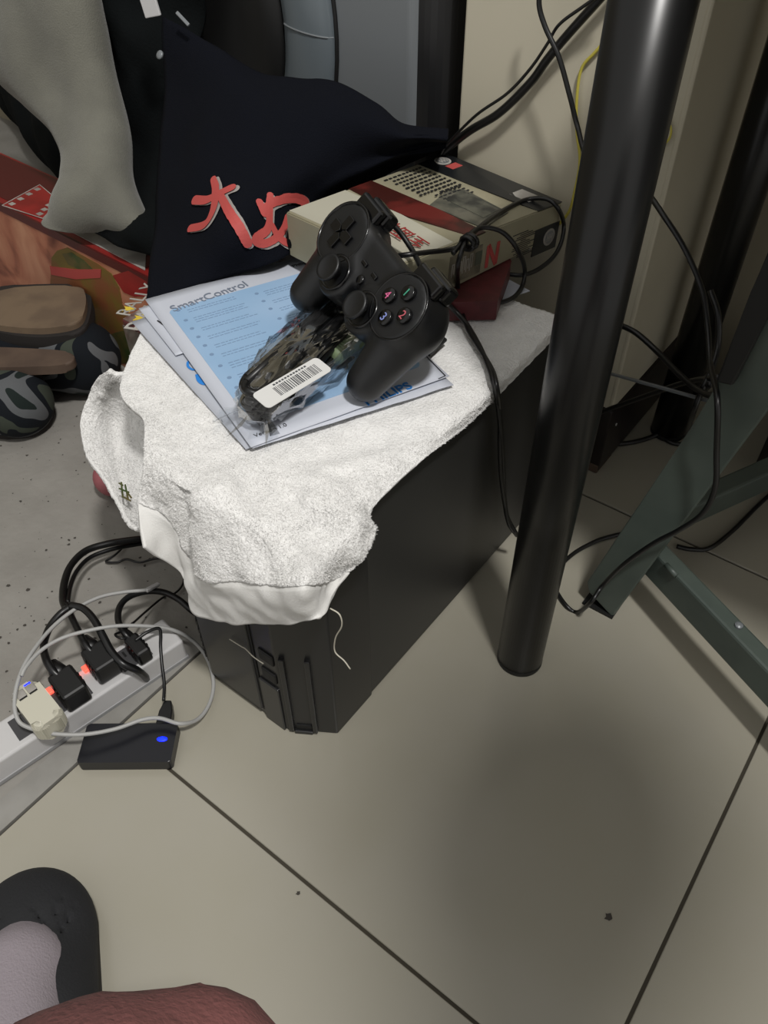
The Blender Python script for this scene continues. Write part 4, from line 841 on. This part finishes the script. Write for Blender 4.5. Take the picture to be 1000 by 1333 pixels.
for k in range(6): pr += [(.0085, LQ*(.08+.09*k)), (.0085, LQ*(.13+.09*k)), (.0066, LQ*(.135+.09*k)), (.0066, LQ*(.165+.09*k))]
lathe(bm, pr+[(.009, LQ*.65), (.009, LQ*1.1)], Mq, 20); fin('green_plug', bm, mat('plug_green', '7f8f6a', .5), bc, True)

# ------------------------------------------------------------------ power strip
e1, e0 = Vector((-.4995, .272, 0)), Vector((-.5335, .080, 0)); sd = (e1-e0).normalized(); sn = V3(sd.y, -sd.x, 0)   # sn points toward the tiles
Mz = Matrix((sd, sn, V3(0, 0, -1))).transposed().to_4x4(); Mz = Matrix((sd, -sn, V3(0, 0, 1))).transposed().to_4x4(); Mz.translation = e1   # local x along strip (0 at far end, negative to the left), y away from tiles
ps_ = thing('power_strip', (e1.x, e1.y, 0), 'long white power strip lying on the stone threshold beside the tower', 'power strip')
SW = .021
box('strip_body', (-.46, -SW, .0), (0, SW, .033), m_white, ps_, Mz, .003, 3)
box('strip_base', (-.462, -SW-.0012, .0), (.001, SW+.0012, .006), mat('strip_base', '8d8d8e', .5), ps_, Mz, .001)
m_sock_ = mat('socket_grey', '3b3b3d', .5)
for x_ in (-.238, -.282, -.326, -.37, -.165, -.12, -.05):
    box('socket', (x_-.017, -.014, .0325), (x_+.017, .014, .0337), m_sock_, ps_, Mz, .0005, 1)
    for dx, dy, a_ in ((-.006, .006, 25), (.006, .006, -25), (0, -.006, 0)):
        box('socket_slot', (x_+dx-.0012, dy-.004, .0335), (x_+dx+.0012, dy+.004, .0340), m_dark, ps_, Mz)
for x_ in (-.262, -.306, -.35):
    box('strip_switch', (x_-.004, -.009, .0325), (x_+.004, .009, .036), m_white, ps_, Mz, .001)
for px_ in [(-0.5405,0.1409,0.0370),(-0.5323,0.1689,0.0370),(-0.5325,0.1827,0.0370),(-0.5239,0.2048,0.0370)]:
    v = Mz.inverted() @ Vector(px_); box('neon_window', (v.x-.0042, v.y-.0042, .032), (v.x+.0042, v.y+.0042, .0365), g_red, ps_, Mz, .001)
def plug(base, wd, ln, h, lab, neck, z0=.034):
    v = Mz.inverted() @ Vector(base); t = thing('plug', (base[0], base[1], z0), lab, 'plug')
    M = Mz @ T((v.x, v.y, 0))
    box('plug_body', (-wd/2, -ln/2, z0), (wd/2, ln/2, z0+h), m_rub, t, M, .003, 2)
    bm = bmesh.new(); sweep(bm, [M @ V3(0, ln/2-.002, z0+h*.6), M @ V3(0, ln/2+.008, z0+h*.65), M @ V3(0, ln/2+neck, z0+h*.75)], [wd*.42, wd*.34, wd*.2], 12); fin('strain_relief', bm, m_rub, t, True)
    for k in range(3): box('plug_rib', (-wd/2-.0008, -ln/2+.008+.006*k, z0+.004), (wd/2+.0008, -ln/2+.010+.006*k, z0+h-.002), m_rub, t, M)
    return t
plug((-0.5172,0.1544,0.0450), .026, .036, .026, 'large black plug in the power strip right beside the white adapter', .018)
plug((-0.5169,0.1937,0.0450), .026, .034, .026, 'black plug between the red neon lights in the middle of the power strip', .018)
plug((-0.5011,0.2283,0.0450), .016, .030, .020, 'smaller black plug at the far end of the power strip nearest the tower', .014)
# white adapter
v = Mz.inverted() @ Vector((-0.5127,0.1192,0.0600)); ad = thing('white_adapter', tuple(Mz @ V3(v.x, v.y, .034)), 'creamy white rounded charger block with USB ports and blue light on the power strip', 'adapter')
Ma = Mz @ T((v.x, v.y+.006, 0)) @ Matrix.Rotation(R(2), 4, 'Z')
prism('adapter_body', rp(-.0145, -.027, .0145, .029, .009, 8), .034, .062, m_cream, ad, Ma, .006)
box('port_face', (-.011, .0285, .040), (.010, .0298, .058), m_white, ad, Ma, .001)
for k in (0, 1): box('usb_port', (-.010+.0105*k, .014, .0615), (-.0012+.0105*k, .0245, .0627), m_boxw, ad, Ma, .0008)
for k in (0, 1): box('port_slot', (-.0097+.0105*k, .0125, .0618), (-.0018+.0105*k, .014, .0630), m_dark, ad, Ma)
box('blue_light', (.001, .0250, .0605), (.0075, .0268, .0625), g_blue, ad, Ma, .0005)
# cables of the strip
S_ = 'strip cable'
o = tcable([(-0.5850,0.3929,0.0200),(-0.6065,0.3784,0.0200),(-0.6322,0.3575,0.0200),(-0.6459,0.3366,0.0250),(-0.6603,0.3122,0.0300),(-0.6672,0.2873,0.0350),(-0.6584,0.2612,0.0400),(-0.6390,0.2387,0.0450),(-0.6148,0.2201,0.0500),(-0.5962,0.2119,0.0550)], .0042, 'thick glossy black cable bundle arching over the terrazzo from behind the towel')
o = tcable([(-0.6063,0.3802,0.0130),(-0.6324,0.3558,0.0130),(-0.6468,0.3328,0.0180),(-0.6563,0.3094,0.0240),(-0.6612,0.2858,0.0280),(-0.6515,0.2625,0.0340),(-0.6315,0.2404,0.0420),(-0.6045,0.2192,0.0520)], .0026, 'thinner black cable running inside the arch of the thick bundle')
tcable([(-0.5922,0.2159,0.0580),(-0.5946,0.2031,0.0560),(-0.5893,0.1851,0.0550),(-0.5730,0.1676,0.0580),(-0.5534,0.1576,0.0620),(-0.5393,0.1539,0.0600),(-0.5314,0.1540,0.0560)], .0040, 'black cable from the split of the bundle down to the large plug by the adapter')
tcable([(-0.6032,0.2168,0.0540),(-0.5797,0.2078,0.0560),(-0.5534,0.1988,0.0600),(-0.5364,0.1934,0.0600),(-0.5267,0.1923,0.0560)], .0036, 'black cable from the split of the bundle to the middle plug')
tcable([(-0.5886,0.2153,0.0640),(-0.5730,0.2200,0.0660),(-0.5522,0.2177,0.0660),(-0.5286,0.2102,0.0640),(-0.5093,0.2042,0.0600),(-0.4910,0.2027,0.0560),(-0.4824,0.2099,0.0440),(-0.4839,0.2154,0.0260),(-0.4912,0.2202,0.0060)], .0040, 'black cable crossing over the power strip right of the middle plug')
tcable([(-0.4892,0.3086,0.0200),(-0.5033,0.3032,0.0300),(-0.5242,0.3030,0.0350),(-0.5418,0.2972,0.0400),(-0.5539,0.2844,0.0450),(-0.5589,0.2661,0.0500),(-0.5545,0.2501,0.0520),(-0.5386,0.2358,0.0550),(-0.5207,0.2292,0.0550),(-0.5131,0.2295,0.0500)], .0036, 'black cable hooking from the tower front to the far plug')
tcable([(-0.6728,0.3457,0.0040),(-0.6651,0.3318,0.0040),(-0.6625,0.3177,0.0040),(-0.6626,0.3034,0.0040),(-0.6510,0.3106,0.0040),(-0.6451,0.3212,0.0040),(-0.6283,0.3276,0.0040),(-0.6157,0.3448,0.0040),(-0.5883,0.3639,0.0040)], .0014, 'thin dark wire making a small triangle under the cable arch')
tcable([(-0.5753,0.3519,0.0040),(-0.5605,0.3358,0.0040),(-0.5573,0.3206,0.0040),(-0.5621,0.3063,0.0060),(-0.5515,0.2753,0.0200),(-0.5313,0.2456,0.0450),(-0.5272,0.2295,0.0520),(-0.5261,0.2217,0.0560),(-0.5171,0.2224,0.0560),(-0.5139,0.2308,0.0520)], .0013, 'thin dark wire running down to the far plug from under the towel')
o = tcable([(-0.5047,0.2298,0.0540),(-0.5018,0.2425,0.0560),(-0.4988,0.2540,0.0540),(-0.4953,0.2553,0.0500),(-0.4888,0.2468,0.0400),(-0.4759,0.2347,0.0300),(-0.4613,0.2227,0.0220),(-0.4491,0.2097,0.0180)], .0018, 'thin black USB cable joining the power strip to the external drive')
wl = [(-0.5503,0.2982,0.0450),(-0.5516,0.2839,0.0500),(-0.5654,0.2643,0.0550),(-0.5767,0.2414,0.0600),(-0.5807,0.2123,0.0640),(-0.5775,0.1814,0.0660),(-0.5628,0.1472,0.0700),(-0.5498,0.1249,0.0680),(-0.5353,0.1081,0.0620),(-0.5211,0.0999,0.0550),(-0.5098,0.1031,0.0480),(-0.4915,0.1139,0.0420),(-0.4724,0.1329,0.0340),(-0.4555,0.1557,0.0300),(-0.4434,0.1790,0.0280),(-0.4306,0.1908,0.0280),(-0.4106,0.1997,0.0260),(-0.4082,0.2182,0.0120),(-0.4158,0.2405,0.0060),(-0.4309,0.2607,0.0060),(-0.4551,0.2759,0.0100),(-0.4778,0.2792,0.0200),(-0.4921,0.2676,0.0420),(-0.5095,0.2488,0.0550),(-0.5269,0.2255,0.0660),(-0.5421,0.2000,0.0720),(-0.5544,0.1788,0.0720),(-0.5563,0.1568,0.0740),(-0.5509,0.1372,0.0750),(-0.5471,0.1284,0.0730)]
o = tcable(wl, .0021, 'pale grey charging cable looping in a wide circle over the power strip and drive', None, 8, mat('cable_white', '9a9a98', .5))
o = bar('cable_tip', *[(-0.5506,0.3008,0.0450),(-0.5507,0.2831,0.0500)], .005, .004, (0, 0, 1), m_white, None, .001); tag(o, 'small white connector end of the pale looping cable', 'connector')
# external drive
h0, h1, h2 = Vector((-0.4925,0.1460,0.0150)), Vector((-0.4195,0.2020,0.0150)), Vector((-0.4620,0.1156,0.0150))
hx = (h1-h0).normalized(); hy = V3(-hx.y, hx.x, 0); HL = (h1-h0).length; HW = abs((h2-h0).dot(hy))
hd = thing('external_drive', tuple(h0), 'black external drive box with a bright blue light on the tiles', 'hard drive')
Mh = Matrix((hx, hy, V3(0, 0, 1))).transposed().to_4x4(); Mh.translation = V3(h0.x, h0.y, 0)
m_hdd = mat('drive_black', '0c0d14', .3)
prism('drive_case', [(x_+0*.1, y_) for x_, y_ in rp(0, -HW, HL, 0, .003)], .0002, .0150, m_hdd, hd, Mh, .001)
v = Mh.inverted() @ Vector((-0.4186,0.1798,0.0155)); bm = bmesh.new(); lathe(bm, [(.0052, 0), (.0052, .0008), (.003, .0012)], Mh @ T((v.x, v.y, .0148)) @ Matrix.Diagonal((1, .5, 1, 1)), 20); fin('blue_light', bm, g_blue, hd)
v = Mh.inverted() @ Vector((-0.4330,0.1947,0.0155))
u_ = thing('usb_connector', tuple(Mh @ V3(v.x, .003, .003)), 'black tapered USB connector plugged into the external drive', 'connector')
prism('connector_shell', [(v.x-.0075, -.001), (v.x+.0075, -.001), (v.x+.007, .014), (v.x+.0035, .026), (v.x-.0035, .026), (v.x-.007, .014)], .004, .016, m_rub, u_, Mh, .0012)

# ------------------------------------------------------------------ desk top (above the picture), person, slipper
ft, fh = Vector((-.405, .018, 0)), Vector((-.19, -.135, 0)); fxv = (ft-fh).normalized(); fyv = V3(-fxv.y, fxv.x, 0)
Mf2 = Matrix((fxv, fyv, V3(0, 0, 1))).transposed().to_4x4(); Mf2.translation = fh
FL = (ft-fh).length
sl = thing('slipper', tuple(fh), 'dark closed-toe slipper worn on the foot at the lower left corner', 'slipper')
prism('slipper_sole', rp(-.005, -.050, FL, .050, .045, 8), 0, .014, m_sole, sl, Mf2, .003)
def slup(P):
    d = smin(.02, ell(P, (FL-.055, 0, .022), (.062, .054, .036)), ell(P, (FL-.11, 0, .032), (.05, .052, .045)))
    inn = smin(.02, ell(P, (FL-.06, 0, .026), (.050, .046, .028)), ell(P, (FL-.14, 0, .036), (.075, .044, .040)))
    d = np.maximum(d, -inn); d = np.maximum(d, -(P[:, 2]-.012)); return np.maximum(d, -(P[:, 0]-(FL-.125)))
sdf_mesh('slipper_upper', slup, (FL-.2, -.07, 0), (FL+.02, .07, .09), .004, m_slip, sl, Mf2)
pe = thing('person', (.1, -.45, .42), 'seated person in dusty red trousers leaning forward with one slippered foot at the lower left', 'person')
K1, K2 = Vector((-0.0758,-0.0360,0.4500)), Vector((-0.0720,0.0006,0.4400))
ank = Mf2 @ V3(.03, 0, .10); heel = Mf2 @ V3(.02, 0, .045); ball = Mf2 @ V3(FL-.085, 0, .038); toe = Mf2 @ V3(FL-.045, 0, .032)
hip, hip2 = V3(.10, -.50, .50), V3(.30, -.42, .50); kn2 = V3(.42, -.03, .50); an2 = V3(.50, -.12, .09); to2 = V3(.42, .04, .035)
K1 = Vector(K1); chest = V3(.26, -.25, .92); neck = V3(.27, -.01, 1.10); head = V3(.235, .14, 1.22)
def bodyf(P):
    d = smin(.04, cap(P, hip, hip2, .10, .10), cap(P, (hip+hip2)/2, chest, .12, .12), cap(P, chest, neck, .11, .05))
    d = smin(.03, d, cap(P, hip, K1, .07, .040), cap(P, hip2, kn2, .075, .05)); d = smin(.02, d, cap(P, K1, ank, .038, .028), cap(P, kn2, an2, .045, .028))
    d = smin(.015, d, cap(P, ank, heel, .028, .026), cap(P, heel, ball, .026, .032), cap(P, ball, toe, .032, .018)); d = smin(.015, d, cap(P, an2, to2, .03, .025))
    d = smin(.02, d, cap(P, neck, head, .05, .06)); d = smin(.015, d, ell(P, head, (.078, .095, .105)))
    d = smin(.008, d, cap(P, head+V3(-.02, .09, -.02), head+V3(-.025, .112, -.035), .012, .014))
    for s, kk, sh in ((-1, K1, V3(.10, -.14, 1.0)), (1, kn2, V3(.43, -.14, 1.0))):
        el = (V3(.05, -.26, .73) if s < 0 else V3(.50, -.26, .74)); wr = kk+(V3(.05, -.07, .055) if s < 0 else V3(0, -.05, .07))
        d = smin(.03, d, cap(P, chest+V3(.1*s, .03, .02), sh, .06, .05)); d = smin(.02, d, cap(P, sh, el, .045, .036), cap(P, el, wr, .036, .024))
        ff = (kk-wr); ff.z = 0; ff.normalize(); sd_ = V3(-ff.y, ff.x, 0)
        d = smin(.01, d, cap(P, wr, wr+ff*.06, .022, .026))
    return d
# hair, shirt and trousers cover the figure; the skin is one continuous mesh
sdf_mesh('body', bodyf, (-.46, -.68, -.01), (.66, .30, 1.4), .013, m_skin, pe)
def trou(P):
    d = smin(.04, cap(P, hip, hip2, .115, .115), cap(P, hip, K1, .085, .046), cap(P, hip2, kn2, .09, .065))
    d = smin(.004, d, cap(P, hip+V3(.02, .02, 0), K2, .06, .029)); d = smin(.02, d, cap(P, K1, ank+V3(0, 0, .04), .046, .05), cap(P, kn2, an2+V3(0, 0, .03), .06, .05)); return d
sdf_mesh('trousers', trou, (-.40, -.68, .02), (.66, .12, .68), .010, m_trou, pe)
def shirt(P):
    d = smin(.04, cap(P, (hip+hip2)/2+V3(0, .02, .05), chest, .14, .135), cap(P, chest, neck+V3(0, -.03, -.03), .12, .07))
    for s, sh in ((-1, V3(.10, -.14, 1.0)), (1, V3(.43, -.14, 1.0))):
        el = (V3(.05, -.26, .73) if s < 0 else V3(.50, -.26, .74)); d = smin(.03, d, cap(P, chest+V3(.1*s, .03, .02), sh, .075, .062), cap(P, sh, (sh*.4+el*.6), .062, .056))
    return d
sdf_mesh('shirt', shirt, (-.14, -.70, .38), (.70, .16, 1.24), .013, mat('shirt_grey', '55585c', .95), pe)
sdf_mesh('hair', lambda P: np.maximum(ell(P, head+V3(0, -.01, .012), (.086, .102, .112)), np.minimum(1, (P[:, 1]-(head.y+.05)))-(P[:, 2]-head.z)*.9), (.12, -.02, 1.05), (.40, .28, 1.40), .008, mat('hair_black', '0c0a09', .8), pe)
def sockf(P): return smin(.01, cap(P, ank+V3(0, 0, .05), heel, .034, .030), cap(P, heel+V3(0, 0, .01), ball+V3(0, 0, .002), .034, .034), cap(P, ball, toe, .035, .020), cap(P, ank, ball+V3(0, 0, .01), .034, .034))
sdf_mesh('sock', sockf, (-.45, -.22, .0), (-.13, .08, .2), .006, m_sock, pe)
# things of one kind carry one group
for o in list(S.objects):
    if o.parent: continue
    n = o.name.split('.')[0]; lab = o.get('label', '')
    if n == 'plug': o['group'] = 'plugs in the power strip'
    elif n == 'paper_sheet': o['group'] = 'papers under the leaflet'
    elif n == 'camo_slipper': o['group'] = 'camouflage slip-on shoes'
    elif n == 'yellow_cord': o['group'] = 'yellow cords on the cabinet'
    elif n == 'loose_thread': o['group'] = 'threads on the tower front'
    elif n == 'cable': o['group'] = 'cables around the power strip' if o.get('label') and min(v.co.x for v in o.data.vertices) < -.4 and max(v.co.y for v in o.data.vertices) < .5 else 'cables behind the desk leg'
